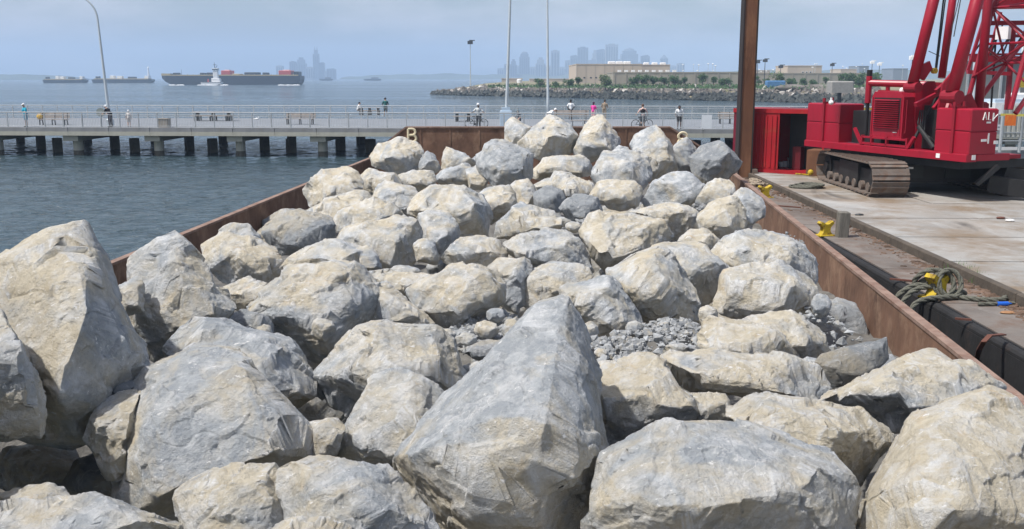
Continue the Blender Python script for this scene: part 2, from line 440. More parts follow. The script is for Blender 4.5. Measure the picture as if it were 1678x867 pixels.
BOULDERS = [
 # seed, tone, outline in the photograph, label, options
 (1, .66, [(-45,450),(0,432),(35,400),(70,387),(122,369),(152,374),(165,395),(172,425),(195,460),(200,495),(215,530),(228,575),(245,600),(222,630),(190,680),(130,712),(60,722),(0,700),(-50,600)],
   'tallest boulder at the left edge, tan on top, right face greyed partly for shade', dict(Y=8.6, thick=.55, inner=[(140,508,.98),(62,446,.66),(28,470,.42),(98,640,.95),(60,560,.72),(165,470,.6),(150,640,.62),(215,600,.1)], amp=.7, axis=(-1.1, 0, .3), bigcuts=0, cuts=1)),  # axis greys the right side: stone colour and some painted shade
 (2, .72, [(-80,540),(-20,500),(0,508),(22,540),(48,590),(64,622),(76,690),(55,716),(0,728),(-90,720)],
   'tan boulder cut off by the left edge, leaning on the tallest boulder', dict(Y=7.4, thick=.5)),
 (3, .55, [(275,388),(300,392),(322,415),(338,448),(366,475),(384,500),(378,520),(350,527),(312,530),(287,562),(265,584),(238,578),(222,560),(212,500),(213,460),(228,418),(247,400)],
   'upright pale grey boulder between the tallest boulder and the rusty left barge wall', dict(Y=11.0, inner=[(290,450,.9),(330,500,.8),(250,500,.85),(300,528,.75),(262,555,.4)])),
 (4, .8, [(196,468),(215,460),(232,453),(236,510),(206,518),(196,495)], 'small cream stone wedged behind the upright pale boulder by the left wall', dict(Y=10.4)),
 (5, .6, [(330,404),(350,389),(380,384),(420,390),(450,408),(466,440),(455,462),(400,468),(368,466),(342,447),(330,425)], 'rounded buff boulder right of the upright pale boulder, near the left wall', {}),
 (6, .2, [(360,375),(378,365),(405,367),(425,385),(430,398),(380,402),(362,390)], 'small grey stone just behind the rounded buff boulder against the left wall', dict(dh=.1)),
 (7, .75, [(366,472),(410,456),(442,470),(450,502),(400,514),(374,500)], 'low sandy stone beneath the rounded buff boulder', {}),
 (8, .12, [(372,520),(400,508),(432,518),(452,545),(425,562),(382,552)], 'small blue grey stone tucked right of the upright pale boulder', {}),
 (9, .55, [(273,572),(285,548),(310,528),(345,524),(382,532),(430,545),(468,556),(502,590),(516,622),(505,662),(400,700),(295,640)], 'flat buff boulder lying behind the wide chalky slab boulder', dict(dh=.05)),
 (10, .62, [(212,640),(243,602),(275,588),(330,570),(400,585),(442,618),(482,650),(512,695),(510,750),(470,762),(385,768),(330,795),(300,850),(240,858),(186,820),(205,760),(200,700)],
   'wide chalky slab boulder with a broad flat top left of centre in the foreground', dict(inner=[(300,640,.75),(420,660,.8),(440,740,.95),(250,720,.85),(270,810,.9),(400,620,.5)], thick=.42, amp=.7, bigcuts=0, cuts=2)),
 (11, .78, [(143,700),(155,675),(200,643),(232,640),(225,720),(212,780),(182,787),(160,752),(144,730)], 'brown tan boulder facing the dark hollow at lower left', dict(Y=7.7)),
 (12, .72, [(290,820),(300,795),(340,772),(380,761),(440,762),(458,775),(464,810),(462,910),(320,910),(298,850)], 'tan boulder at the bottom edge in front of the wide chalky slab', dict(thick=.4)),
 (13, .5, [(452,790),(475,765),(520,756),(600,764),(642,770),(692,815),(724,858),(728,920),(600,930),(458,920)], 'long pale boulder at the bottom edge left of the great pointed boulder', dict(thick=.35, inner=[(520,800,.9),(620,810,.85),(680,860,.7),(540,880,1)])),
 (14, .35, [(-60,832),(40,822),(110,814),(150,811),(200,825),(250,850),(300,872),(310,930),(-60,930)], 'pale blue grey boulder along the bottom left corner', dict(thick=.35)),
 (15, .85, [(-30,815),(50,799),(90,794),(114,812),(110,836),(0,845)], 'small tan stone at the foot of the dark hollow in the left corner', {}),
 (16, .25, [(95,805),(130,752),(165,745),(200,800),(182,822),(120,822)], 'grey wedge of stone coloured dark for shade inside the lower left hollow', dict(Y=8.4)),
 (17, .4, [(415,885),(470,852),(520,849),(572,867),(590,920),(420,930)], 'grey stone at the bottom edge between the tan and long pale boulders', dict(Y=5.9)),
 (18, .8, [(607,257),(622,238),(645,229),(672,229),(690,240),(694,262),(686,280),(650,285),(612,277)], 'round cream boulder standing under the letter B', dict(Y=32.5, inner=[(640,258,.95),(672,256,.9),(655,238,.4),(625,262,.7)])),
 (19, .1, [(686,265),(700,247),(712,254),(723,275),(716,284),(690,283)], 'small blue grey stone right of the round cream boulder below the letter B', dict(Y=32)),
 (20, .62, [(499,312),(508,295),(530,280),(570,275),(586,283),(596,305),(590,325),(540,338),(508,341)], 'buff boulder resting on the left wall near the far end', dict(Y=25)),
 (21, .5, [(586,292),(605,276),(625,280),(650,288),(660,304),(640,322),(600,320)], 'pale stone right of the buff boulder on the left wall', {}),
 (22, .3, [(648,292),(675,280),(710,282),(716,300),(700,312),(668,312)], 'flat whitish stone below the small blue grey stone at the far end', {}),
 (23, .6, [(711,296),(722,280),(765,267),(774,277),(785,300),(765,308),(728,306)], 'buff angular stone left of the tall grey boulder in front of the rusty end wall', {}),
 (24, .6, [(762,278),(785,270),(800,290),(796,312),(770,310)], 'small tan stone between the angular buff stone and the tall grey boulder', {}),
 (25, .25, [(781,252),(800,246),(806,235),(820,229),(850,240),(868,255),(873,285),(862,300),(835,311),(810,308),(790,291)], 'tall grey boulder with a brown cap left of the topmost row', dict(dh=.45)),
 (26, .12, [(610,322),(625,302),(645,298),(680,308),(692,325),(672,355),(630,348)], 'bluish white boulder in the middle of the far left rows', {}),
 (27, .7, [(503,342),(530,328),(585,312),(606,318),(614,332),(592,348),(545,374),(510,364)], 'long tan stone in front of the buff boulder on the left wall', {}),
 (28, .85, [(543,362),(560,345),(590,332),(615,324),(652,340),(664,356),(640,368),(600,366),(565,382),(548,377)], 'ochre stone above the large tan boulder in the left middle rows', {}),
 (29, .15, [(428,377),(460,355),(500,344),(537,354),(549,376),(542,398),(500,413),(470,418),(443,402)], 'dark grey boulder with sharp facets near the left wall', {}),
 (30, .75, [(553,397),(575,368),(610,357),(650,354),(682,361),(692,385),(682,410),(674,436),(645,449),(618,444),(598,422),(566,406)], 'large round tan boulder in the left middle rows', {}),
 (31, .62, [(669,342),(690,315),(720,304),(762,307),(787,325),(802,350),(797,387),(750,391),(710,372),(678,362)], 'big buff boulder with a shaded hollow beneath, left of centre row', dict(inner=[(700,325,.6),(750,328,.75),(775,350,.85),(720,355,.95),(690,345,.8)])),
 (32, .4, [(687,352),(705,342),(736,351),(752,375),(748,402),(727,427),(704,417),(689,386)], 'pale grey egg shaped boulder in front of the big buff boulder', {}),
 (33, .5, [(676,402),(695,391),(713,398),(720,420),(716,434),(683,428)], 'small buff stone at the foot of the pale egg shaped boulder', {}),
 (34, .9, [(461,437),(485,415),(535,394),(570,401),(603,415),(628,440),(612,458),(560,464),(478,460)], 'low yellowish stone in front of the large round tan boulder', {}),
 (35, .3, [(580,410),(600,402),(618,417),(626,440),(605,446),(588,430)], 'small grey stone on the yellowish one', dict(dh=.08)),
 (36, .85, [(720,426),(745,395),(780,387),(810,394),(834,412),(822,432),(780,443),(738,441)], 'yellow tan stone left of the centre gravel', {}),
 (37, .55, [(408,500),(430,475),(460,454),(475,440),(520,433),(572,430),(602,448),(622,480),(617,512),(597,542),(562,578),(535,592),(478,572),(426,532)],
   'large boulder with a white top and tan front, left of centre', dict(inner=[(500,465,.7),(570,462,.7),(540,510,.95),(460,510,.85),(590,500,.6),(520,560,.7)])),
 (38, .5, [(590,504),(600,480),(625,467),(662,490),(702,520),(713,548),(650,545),(598,540)], 'pointed pale slab right of the white topped boulder', {}),
 (39, .42, [(508,622),(535,590),(565,554),(600,534),(650,531),(702,539),(737,560),(758,600),(760,632),(742,658),(700,682),(600,692),(540,662),(513,642)],
   'broad grey green boulder with a sheared left face, above centre left', dict(inner=[(600,560,.6),(650,600,.92),(560,610,.8),(620,650,.85),(700,590,.75),(725,640,.6)])),
 (40, .5, [(538,748),(560,710),(590,660),(610,624),(640,611),(677,614),(704,630),(738,655),(742,700),(700,745),(650,775),(600,780),(548,768)],
   'smooth pale triangular boulder leaning against the great pointed boulder', dict(inner=[(640,650,.6),(690,680,.7),(620,720,.9),(580,740,.8),(670,730,.8)], thick=.4)),
 (41, .8, [(505,692),(545,684),(565,700),(550,752),(510,760)], 'small brown stone squeezed right of the wide chalky slab', {}),
 (42, .6, [(665,476),(690,460),(730,444),(780,434),(802,438),(824,460),(822,492),(790,522),(740,535),(708,527),(678,506)],
   'tan and grey block balanced over a dark gap beside the gravel, above centre', dict(inner=[(720,470,.7),(780,465,.75),(745,510,.85),(700,495,.8),(800,490,.6)], dh=.1)),
 (43, .8, [(598,445),(640,445),(712,449),(706,472),(660,492),(625,482)], 'flat brown stone behind the tan and grey block', dict(dh=-.1)),
 (44, .45, [(862,512),(893,495),(928,488),(950,520),(966,570),(976,640),(988,720),(988,790),(962,832),(920,915),(760,915),(738,852),(688,802),(647,762),(651,745),(700,700),(790,618)],
   'great pointed boulder in the centre foreground, blue grey above and tan below', dict(Y=7.6, thick=.52, lean=.45, cuts=0, bigcuts=0, amp=.6, axis=(0, -.5, -1.9),
     tol=.008,
     inner=[(668,748,.46),(735,706,.74),(820,682,.94),(905,712,1.0),(968,742,.66),(968,650,.44),(946,560,.24),(770,850,.60),(890,860,.66)])),
 (45, .66, [(980,742),(1010,725),(1070,700),(1150,689),(1222,694),(1302,724),(1372,765),(1404,800),(1398,850),(1385,920),(1050,930),(980,870)],
   'broad domed buff boulder at the bottom, right of the great pointed boulder', dict(inner=[(1060,740,.55),(1180,730,.6),(1300,760,.6),(1080,830,.9),(1220,820,1.),(1350,830,.6),(1010,800,.6)], thick=.42, amp=.75, bigcuts=0, cuts=1)),
 (46, 1.25, [(1392,862),(1420,800),(1458,730),(1500,680),(1560,645),(1620,634),(1662,650),(1710,700),(1760,800),(1750,930),(1388,930)],
   'large smooth orange tan boulder filling the bottom right corner', dict(inner=[(1500,740,.75),(1600,690,.5),(1640,760,.85),(1520,850,1.),(1450,850,.6),(1700,850,.8)], thick=.42, amp=.6, bigcuts=0, cuts=1)),
 (47, .45, [(1343,658),(1400,625),(1452,600),(1520,583),(1577,584),(1622,610),(1642,636),(1602,684),(1500,704),(1460,708),(1400,694),(1368,672)],
   'grey green boulder with white scratches, behind the orange tan corner boulder', dict(bigcuts=0, cuts=1)),
 (48, .02, [(1333,592),(1350,578),(1400,565),(1452,552),(1457,592),(1420,622),(1360,642),(1340,612)], 'dark slate slab with a straight top edge against the right barge wall', dict(thick=.3, cuts=2, amp=.35, inner=[(1380,590,.5),(1440,570,.5),(1430,605,.5),(1360,625,.5)])),
 (49, .6, [(1186,668),(1250,651),(1332,657),(1402,671),(1442,690),(1462,715),(1452,740),(1430,782),(1400,803),(1350,772),(1280,722),(1198,692)], 'jagged buff boulder behind the broad domed one', {}),
 (50, .85, [(1083,600),(1100,580),(1200,577),(1302,589),(1347,610),(1357,636),(1330,668),(1250,663),(1150,643)], 'long sandy stone right of the dark fronted wedge boulder', {}),
 (51, .78, [(1143,562),(1150,530),(1175,519),(1242,530),(1292,560),(1314,592),(1250,610),(1158,596)], 'cream boulder above the long sandy stone', {}),
 (52, .55, [(1212,526),(1265,511),(1312,516),(1342,540),(1359,572),(1340,590),(1310,594),(1250,560)], 'grey buff stone beside the right wall, below the square tan boulder', {}),
 (53, .8, [(1168,512),(1171,480),(1190,450),(1215,434),(1292,429),(1332,470),(1342,512),(1310,524),(1240,527)], 'square tan boulder under the white capped one by the right wall', {}),
 (54, .3, [(1164,422),(1175,400),(1210,384),(1245,379),(1302,392),(1332,415),(1338,452),(1325,475),(1280,482),(1200,467),(1170,442)], 'white capped boulder next to the right wall', dict(dh=.15)),
 (55, .85, [(1001,432),(1040,414),(1092,404),(1122,440),(1142,480),(1147,512),(1132,547),(1105,557),(1060,532),(1038,507),(1008,472)],
   'large ridged tan boulder right of centre above the gravel', dict(inner=[(1060,440,.7),(1100,470,.95),(1125,520,.7),(1080,510,.8),(1030,460,.7)], dh=.1)),
 (56, .55, [(1048,412),(1085,399),(1142,401),(1182,425),(1192,452),(1172,482),(1150,512),(1140,492),(1100,432)], 'buff boulder behind the large ridged tan one', {}),
 (57, .5, [(915,482),(940,462),(1002,453),(1024,475),(1048,510),(1053,552),(1030,567),(1000,567),(950,522),(923,502)], 'grey boulder with a brown top edge right of the pointed tip', dict(inner=[(960,480,.8),(1005,475,.75),(1010,530,.9),(965,510,.8),(1035,540,.6)])),
 (58, .5, [(853,472),(870,450),(900,431),(950,434),(972,450),(965,462),(930,477),(880,507),(858,502)], 'long whitish stone behind the tip of the great pointed boulder', {}),
 (59, .65, [(798,442),(820,424),(860,424),(872,440),(857,478),(855,512),(825,504),(818,472)], 'buff stone between the tan and grey block and the long whitish stone', {}),
 (60, .62, [(953,387),(965,361),(985,349),(1040,351),(1082,364),(1107,385),(1097,400),(1060,408),(1040,428),(1002,442),(983,437),(963,412)],
   'smooth broad tan boulder jutting over a dark gap at centre right', dict(dh=.12, inner=[(1000,375,.7),(1060,380,.75),(1030,410,.9),(985,420,.8),(975,390,.8)])),
 (61, .3, [(822,402),(845,387),(890,376),(932,384),(957,410),(971,442),(960,455),(900,438),(848,422)], 'grey boulder with crushed edges left of the dark gap', {}),
 (62, .35, [(804,392),(812,365),(835,345),(850,332),(872,344),(932,354),(942,372),(890,382),(840,393)], 'bluish grey stone with a split edge behind the crushed one', {}),
 (63, .95, [(831,306),(865,292),(882,320),(887,347),(860,351),(843,337)], 'small bright yellow tan stone near the centre of the heap', {}),
 (64, .65, [(777,327),(800,309),(837,304),(848,330),(820,352),(805,368),(788,352)], 'buff stone left of the small bright yellow tan one', {}),
 (65, .8, [(870,277),(890,259),(920,255),(957,256),(972,270),(967,288),(920,293),(873,292)], 'cream stone beneath the topmost grey boulder', dict(dh=.2)),
 (66, .6, [(866,302),(890,288),(930,284),(968,300),(978,318),(930,330),(878,325)], 'buff stone in front of the cream one beneath the topmost boulder', dict(dh=.05)),
 (67, .0, [(873,319),(895,304),(917,311),(927,325),(922,347),(900,354),(880,344)], 'small smooth slate grey stone at the centre of the heap', dict(amp=.6)),
 (68, .08, [(916,342),(930,325),(955,319),(980,327),(987,347),(965,366),(938,364)], 'dark grey faceted stone right of the small slate grey one', {}),
 (69, .6, [(966,321),(980,300),(995,296),(1037,297),(1052,310),(1047,337),(1010,345),(1000,332),(973,327)], 'tan block with a dark notch below the whitish flat topped boulder', {}),
 (70, .22, [(968,287),(980,270),(990,249),(1010,246),(1042,249),(1064,262),(1067,292),(1050,313),(1010,309),(978,302)], 'whitish grey boulder with a flat tilted top near the far right', dict(dh=.25)),
 (71, .25, [(841,242),(868,215),(890,195),(905,187),(926,199),(946,225),(944,245),(925,256),(880,260),(853,251)], 'topmost grey boulder standing high in front of the end wall', dict(Y=32.5, inner=[(900,200,.3),(885,235,.85),(925,225,.7),(905,245,.8),(865,238,.6)])),
 (72, .82, [(827,206),(838,192),(850,196),(872,210),(870,240),(840,248),(828,233)], 'tan boulder leaning on the left side of the topmost grey one', dict(Y=33.2)),
 (73, .5, [(943,242),(954,215),(969,195),(985,189),(1001,205),(1013,225),(1014,242),(1000,256),(975,264),(949,258)], 'pyramid shaped pale boulder right of the topmost grey one', dict(Y=32.2)),
 (74, .5, [(1033,242),(1044,222),(1060,210),(1076,207),(1091,225),(1101,245),(1112,285),(1090,300),(1065,294),(1048,264)], 'tall buff grey boulder left of the round painted mark on the end wall', dict(Y=29.8)),
 (75, .15, [(1095,252),(1110,232),(1122,225),(1141,245),(1142,277),(1125,285),(1104,274)], 'grey boulder directly under the round painted mark', dict(Y=31)),
 (76, .04, [(1131,252),(1150,238),(1180,232),(1196,245),(1214,262),(1210,280),(1190,299),(1160,301),(1136,282)], 'dark slate boulder at the far right corner beside the steel pile', dict(Y=29.5, dh=.3)),
 (77, .42, [(1051,332),(1065,305),(1095,288),(1137,287),(1157,305),(1152,322),(1120,348),(1068,348)], 'pale speckled boulder in front of the tall buff grey one', {}),
 (78, .4, [(1137,332),(1155,305),(1180,292),(1202,303),(1208,332),(1170,354)], 'pale grey stone in front of the dark slate boulder', {}),
 (79, .3, [(1198,327),(1215,306),(1236,315),(1251,338),(1247,357),(1230,372),(1215,382),(1203,352)], 'blue grey stone overhanging the right barge wall at the far end', dict(dh=.25)),
 (80, .88, [(1142,357),(1170,330),(1205,319),(1220,345),(1220,372),(1195,397),(1175,403),(1148,382)], 'yellow tan boulder left of the blue grey stone on the right wall', dict(dh=.15)),
 (81, .55, [(1028,347),(1070,335),(1100,331),(1142,345),(1157,365),(1130,387),(1100,388),(1048,361)], 'low crumbly buff stone behind the smooth broad tan boulder', {}),
 (82, .95, [(1108,396),(1130,377),(1160,376),(1180,395),(1177,413),(1130,410)], 'small brown stone below the yellow tan boulder', {}),
 (83, .6, [(972,612),(1030,587),(1062,581),(1102,620),(1142,655),(1153,687),(1092,705),(1030,728),(990,742),(978,692),(972,652)],
   'wedge boulder with a dark grey front, right of the great pointed boulder', dict(inner=[(990,655,.95),(1060,650,.98),(1128,652,.8),(1010,700,.6),(1090,690,.65)], axis=(0, .4, 1.4), bigcuts=0)),
 (84, .6, [(948,600),(990,591),(1032,594),(1002,617),(958,622)], 'flat pale stone between the gravel and the dark fronted wedge', dict(dh=-.05)),
 (85, .6, [(755,602),(800,589),(850,588),(830,615),(780,643),(757,642)], 'flat buff stone left of the pointed boulder below the gravel', dict(dh=-.1)),
 (86, .08, [(745,576),(790,560),(852,554),(852,592),(790,592)], 'flat blue grey stone half buried in the left gravel patch', dict(dh=-.1)),
 (87, .7, [(1128,642),(1190,648),(1204,692),(1148,694)], 'small buff stone between the wedge boulder and the jagged one', {}),
 (90, .1, [(170,640),(185,622),(215,618),(224,632),(200,655),(178,662)], 'small dark grey chip of rock above the left hollow', dict(Y=8.1)),
 (91, .5, [(730,240),(750,262),(786,262),(790,275),(720,280)], 'small buff stone at the foot of the rusty end wall', dict(Y=33.5)),
 (92, .5, [(1000,250),(1014,238),(1028,241),(1036,256),(1030,268),(1006,268)], 'small grey buff stone between the pyramid shaped and tall buff boulders', dict(Y=31)),
]
def small(seed, tone, cx, cy, w, h, label, **k):
    r = random.Random(seed); n = r.choice((6, 7, 8)); a0 = r.uniform(0, 6)
    BOULDERS.append((seed, tone, [(cx + math.cos(a0 + i * 6.283 / n) * w / 2 * r.uniform(.85, 1.1), cy + math.sin(a0 + i * 6.283 / n) * h / 2 * r.uniform(.85, 1.1)) for i in range(n)], label, dict(dict(dh=-.04), **k)))
small(110, .7, 795, 541, 44, 30, 'small tan stone on the left gravel, right of the balanced block')
small(111, .2, 764, 556, 40, 24, 'small grey stone on the left gravel beneath the balanced block')
small(112, .15, 838, 541, 34, 40, 'bluish stone touching the left flank of the pointed tip')
small(113, .6, 733, 549, 32, 22, 'little buff stone between the pointed pale slab and the left gravel')
small(114, .5, 812, 516, 34, 26, 'little grey buff stone under the right end of the balanced block')
small(115, .3, 968, 541, 26, 30, 'little grey stone just right of the pointed tip')
small(116, .2, 1115, 571, 62, 16, 'flat grey stone at the right end of the centre gravel')
small(117, .85, 985, 578, 24, 18, 'little yellowish stone lying in the centre gravel')
small(118, .4, 1040, 536, 30, 24, 'little grey stone above the centre gravel, left of the ridged tan boulder')
small(119, .6, 1160, 515, 34, 30, 'little buff stone between the ridged and the square tan boulders')
small(120, .5, 1345, 500, 34, 40, 'small stone wedged between the square tan boulder and the right wall')
small(121, .4, 1325, 600, 40, 30, 'small grey buff stone left of the slate slab')
small(122, .6, 940, 372, 30, 20, 'little buff stone left of the smooth broad tan boulder')
small(123, .35, 1240, 386, 70, 18, 'low crushed stone lying on top of the white capped boulder', dh=.05)
small(124, .65, 660, 448, 60, 26, 'low brown stone under the pale egg shaped boulder')
small(125, .3, 470, 470, 44, 30, 'little grey stone above the white topped boulder on its left')
small(126, .55, 215, 600, 40, 34, 'dark wedge of stone between the tallest boulder and the chalky slab', Y=9.2)
small(127, .4, 420, 545, 70, 30, 'low grey stone behind the flat buff boulder')
small(128, .5, 1050, 385, 40, 20, 'little stone resting behind the smooth broad tan boulder')
small(129, .6, 530, 540, 40, 40, 'little buff stone under the white topped boulder')
small(130, .5, 980, 860, 60, 50, 'grey stone low in the gap right of the great pointed boulder', Y=6.6)
DUST_SHADE.update({126: .3, 130: .4, 112: .7})
small(131, .2, 60, 770, 170, 90, 'grey boulder coloured dark for shade deep in the hollow at the left edge', Y=9.3)
small(132, .3, 165, 775, 80, 70, 'stone coloured dark for shade in the back of the lower left hollow', Y=9.6)
DUST_SHADE.update({131: .1, 132: .2, 103: .8})  # hollow stones coloured dark in place of its shade
BOULDERS += [  # unseen boulders added beyond the left edge to shade the hollow
 (103, .4, [(-330,420),(-200,350),(-90,380),(-50,480),(-60,680),(-200,740),(-320,640)], 'unseen shading boulder added past the left edge, behind the tallest one', dict(Y=9.0, thick=.7)),
 (101, .4, [(-300,600),(-260,480),(-170,440),(-90,520),(-75,650),(-90,800),(-150,880),(-280,860)], 'unseen shading boulder added just past the left edge, beside the one the edge cuts off', dict(Y=7.2, thick=.8)),
 (102, .5, [(-420,860),(-300,760),(-150,760),(-60,830),(-50,980),(-200,1050),(-400,1000)], 'unseen shading boulder added past the lower left corner', dict(Y=6.0, thick=.7)),
]
for seed, tone, outl, label, opt in BOULDERS:
    boulder(seed, tone, outl, label, **opt)

# stones deeper in the heap that show only in the gaps
FILLERS = []
rf = random.Random(21)
BAX = (ray(980, 108)).normalized()           # long axis of the loaded barge, very slightly up by the stern
BL, BR = atz(610, 258, CAMZ - 3.0), atz(1168, 260, CAMZ - 3.0)   # top corners of the cargo wall at the far end
BR.y = BL.y; BR.x = aty(1168, 260, BL.y).x; BR.z = BL.z
def barge_pt(u, d, z=0.0):
    """u 0..1 across the hold, d metres towards the camera from the far end, z above the wall top"""
    p = BL.lerp(BR, u) - BAX * d; p.z += z; return p
SHARED = []
for k in range(9):
    pts = []
    S = rf.uniform(.62, .85)
    for i in range(20):
        v = Vector((rf.gauss(0, 1), rf.gauss(0, 1), rf.gauss(0, 1))).normalized()
        pts.append(Vector((v.x * S, v.y * S * .85, v.z * S * .7)) * rf.uniform(.85, 1.1))
    VOX[0] = S / 22; me = remeshed(hull_mesh(pts), S / 22, 0); rough_rock(me, S * 2, 200 + k, 5); me.name = 'boulder'
    SHARED.append(me)
nd = 0
NAMED = [(o.location.copy(), o['label']) for o in sc.objects if o.get('category') == 'boulder']; USED = set()
KEEP = (48, 56, 61, 64, 71, 75, 79, 83, 84, 91, 93, 95, 99, 101, 103, 108, 110, 111, 114, 116, 118, 127, 131)
for j in range(19):
    for i in range(8):
        d = 1.0 + j * 1.65 + rf.uniform(-.3, .3); u = (i + .5 + rf.uniform(-.2, .2)) / 8
        p = barge_pt(u, d, 0)
        Yd = p.y
        sx, lx = rf.randrange(9), (rf.uniform(.85, 1.15), rf.uniform(0, 6), rf.uniform(0, 6), rf.uniform(0, 6), rf.uniform(.1, .8))
        if j * 8 + i not in KEEP: continue
        hz = CAMZ - (3.05 - .012 * Yd) - lx[0]
        if Yd < 10.2 and p.x < -1.9: hz -= 1.1
        if u < .1 or u > .9: hz -= .25
        o = link('boulder', SHARED[sx], None, loc=(p.x, p.y, hz), rot=lx[1:4])
        o['tone'] = lx[4]; o['dust'] = .6
        near = sorted(NAMED, key=lambda q: (q[0] - o.location).length); q = next(q for q in near if q[1] not in USED); USED.add(q[1])
        tag(o, 'buried stone low in the gap by the ' + ' '.join(q[1].split()[:8]).rstrip(','), 'boulder', 'boulders buried in the heap')
print('boulder tris', TRI[0])

# loose gravel caught between the stones
def chips(name, label, centres, n, smin, smax, m, seed, cat='gravel'):
    r = random.Random(seed); b = MB()
    proto = [(-.9, -.6, -.6), (.8, -.75, -.5), (.95, .6, -.6), (-.7, .8, -.5), (-.6, -.5, .6), (.55, -.6, .55), (.6, .55, .65), (-.65, .5, .5)]
    proto = [(1, .2, -.2), (-.9, .35, .1), (.15, 1, 0), (-.1, -1, .15), (.3, -.2, .8), (-.2, .15, -.8), (-.5, -.4, .55), (.6, .55, .45)]
    pf = [(0, 7, 4), (7, 2, 1), (7, 1, 4), (4, 1, 6), (6, 1, 3), (3, 4, 6), (3, 0, 4), (0, 2, 7), (2, 0, 5), (1, 2, 5), (3, 1, 5), (0, 3, 5)]
    for _ in range(n):
        c, rx, ry, hh = centres[r.randrange(len(centres))]
        q = math.sqrt(r.random()); a = r.uniform(0, 6.283)
        P = Vector((c[0] + math.cos(a) * q * rx, c[1] + math.sin(a) * q * ry, c[2] + hh * (1 - q) + r.uniform(-.02, .03)))
        s = smin * .55 + (smax * 1.5 - smin * .55) * r.random() ** 2.2; M = Matrix.Rotation(r.uniform(0, 6), 3, 'X') @ Matrix.Rotation(r.uniform(0, 6), 3, 'Z')
        b.add([P + M @ Vector((x * s * r.uniform(.7, 1.3), y * s * r.uniform(.8, 1.2), z * s * .8)) for x, y, z in proto], pf)
    o = b.build(name, m); o['tone'] = 0.1
    tag(o, label, cat, kind='stuff'); return o
GRAV = mat('crushed_stone', (0.29, 0.30, 0.305), .9, var=.45, scale=9, bump=.3, rust=(.33, .29, .22), rust_amt=.3)
FINES = mat('shade_dark_fines', (0.13, 0.125, 0.115), .95, var=.4, scale=4, bump=.5)  # kept dark so the gaps between boulders look shaded
def hp(px, py, dh=0.0):
    return aty(px, py, heap_depth(px, py, dh))
chips('gravel', 'blue grey crushed stone lying in the hollows between the boulders', [
    (hp(1075, 562, -.10), .62, .6, .14), (hp(1105, 545, -.12), .4, .5, .12), (hp(990, 575, -.12), .5, .45, .1), (hp(800, 535, -.22), .55, .7, .06), (hp(770, 560, -.22), .5, .5, .05)],
    1700, .022, .05, GRAV, 5)
chips('gravel', 'crushed stone spilled along the inside of the right barge wall', [
    (hp(1355, 540, -.2), .25, 1.6, .1), (hp(1250, 392, .0), .7, .8, .12), (hp(960, 372, -.05), .6, .8, .12), (hp(1150, 345, -.05), .5, .6, .1)],
    260, .02, .05, GRAV, 6)
# fines filling the bottom of the hold, coloured dark for gap shade
b = MB(); N, M_ = 40, 90; co = []
for j in range(M_ + 1):
    for i in range(N + 1):
        p = barge_pt(i / N, j / M_ * 42, 0); co.append((p.x, p.y, CAMZ - 3.05 - .95 - min(1.9, max(0, 12.6 - p.y) * 1.6) * min(1, max(0, -1.6 - p.x))))
co = np.array(co); co[:, 2] += fbm(co * (1.1, 1.1, 0) + 5.5, 4, .6) * .5
b.add(co, [(j * (N + 1) + i, j * (N + 1) + i + 1, (j + 1) * (N + 1) + i + 1, (j + 1) * (N + 1) + i) for j in range(M_) for i in range(N)])
o = b.build('rubble', FINES, smooth=True); tag(o, 'packed stone fines darkened for shade under the boulders on the barge floor', 'rubble', kind='stuff')
# ------------------------------------------------------------------ loaded barge
RUST = mat('rusted_steel_plate', (0.15, 0.084, 0.055), .85, var=.4, scale=1.6, bump=.25, rust=(0.26, 0.165, 0.11), rust_amt=.4, stretch=(1, 1, .7))
RUST_TOP = mat('worn_rust_edge', (0.24, 0.165, 0.13), .85, var=.25, scale=3, bump=.2, rust=(0.17, .09, .06), rust_amt=.5)
CREAM = mat('cream_paint', (0.66, 0.58, 0.40), .6, var=.08, scale=6, bump=.05)
BG = thing('cargo_barge', 'rust brown steel barge holding the heap of quarried boulders', 'barge', loc=BL)
def wl(p): return tuple(Vector(p) - BL)
TH = 0.13
side = (BR - BL).normalized()
def wall(b, u0, off, d0, d1, z0, z1, th):
    """side wall: inner face offset off from u0 line, thickness th outward"""
    s = side * off; t = side * th
    vs = []
    for d in (d0, d1):
        for q in (s, s + t):
            for z in (z0, z1): vs.append(wl(barge_pt(u0, d, z) + q))
    b.add(vs, [(0, 1, 3, 2), (6, 7, 5, 4), (0, 4, 5, 1), (2, 3, 7, 6), (1, 5, 7, 3), (0, 2, 6, 4)])
# side walls: plate panels with their rolled top edge
for u0, sgn, nm in ((0, -1, 'side_plate'), (1, 1, 'side_plate')):
    for k in range(8):
        b = MB(); d0, d1 = k * 5.2 + .006, (k + 1) * 5.2 - .006
        wall(b, u0, 0 if sgn > 0 else -TH * .55, d0, d1, -3.3, -.05, TH * .55)
        b.build(nm, RUST, BG)
    b = MB(); wall(b, u0, -.015 if sgn > 0 else -TH, 0, 41.6, -.05, 0.0, TH + .015); b.build('wall_rim', RUST_TOP, BG)
b = MB()                                                    # ribs welded inside the walls
for u0, off in ((0, 0.0), (1, -.11)):
    for k in range(1, 8):
        wall(b, u0, 0.0 if u0 else -.012, k * 5.2 - .02, k * 5.2 + .02, -3.2, -.08, .012)
b.build('rib', RUST, BG)['kind'] = 'stuff'
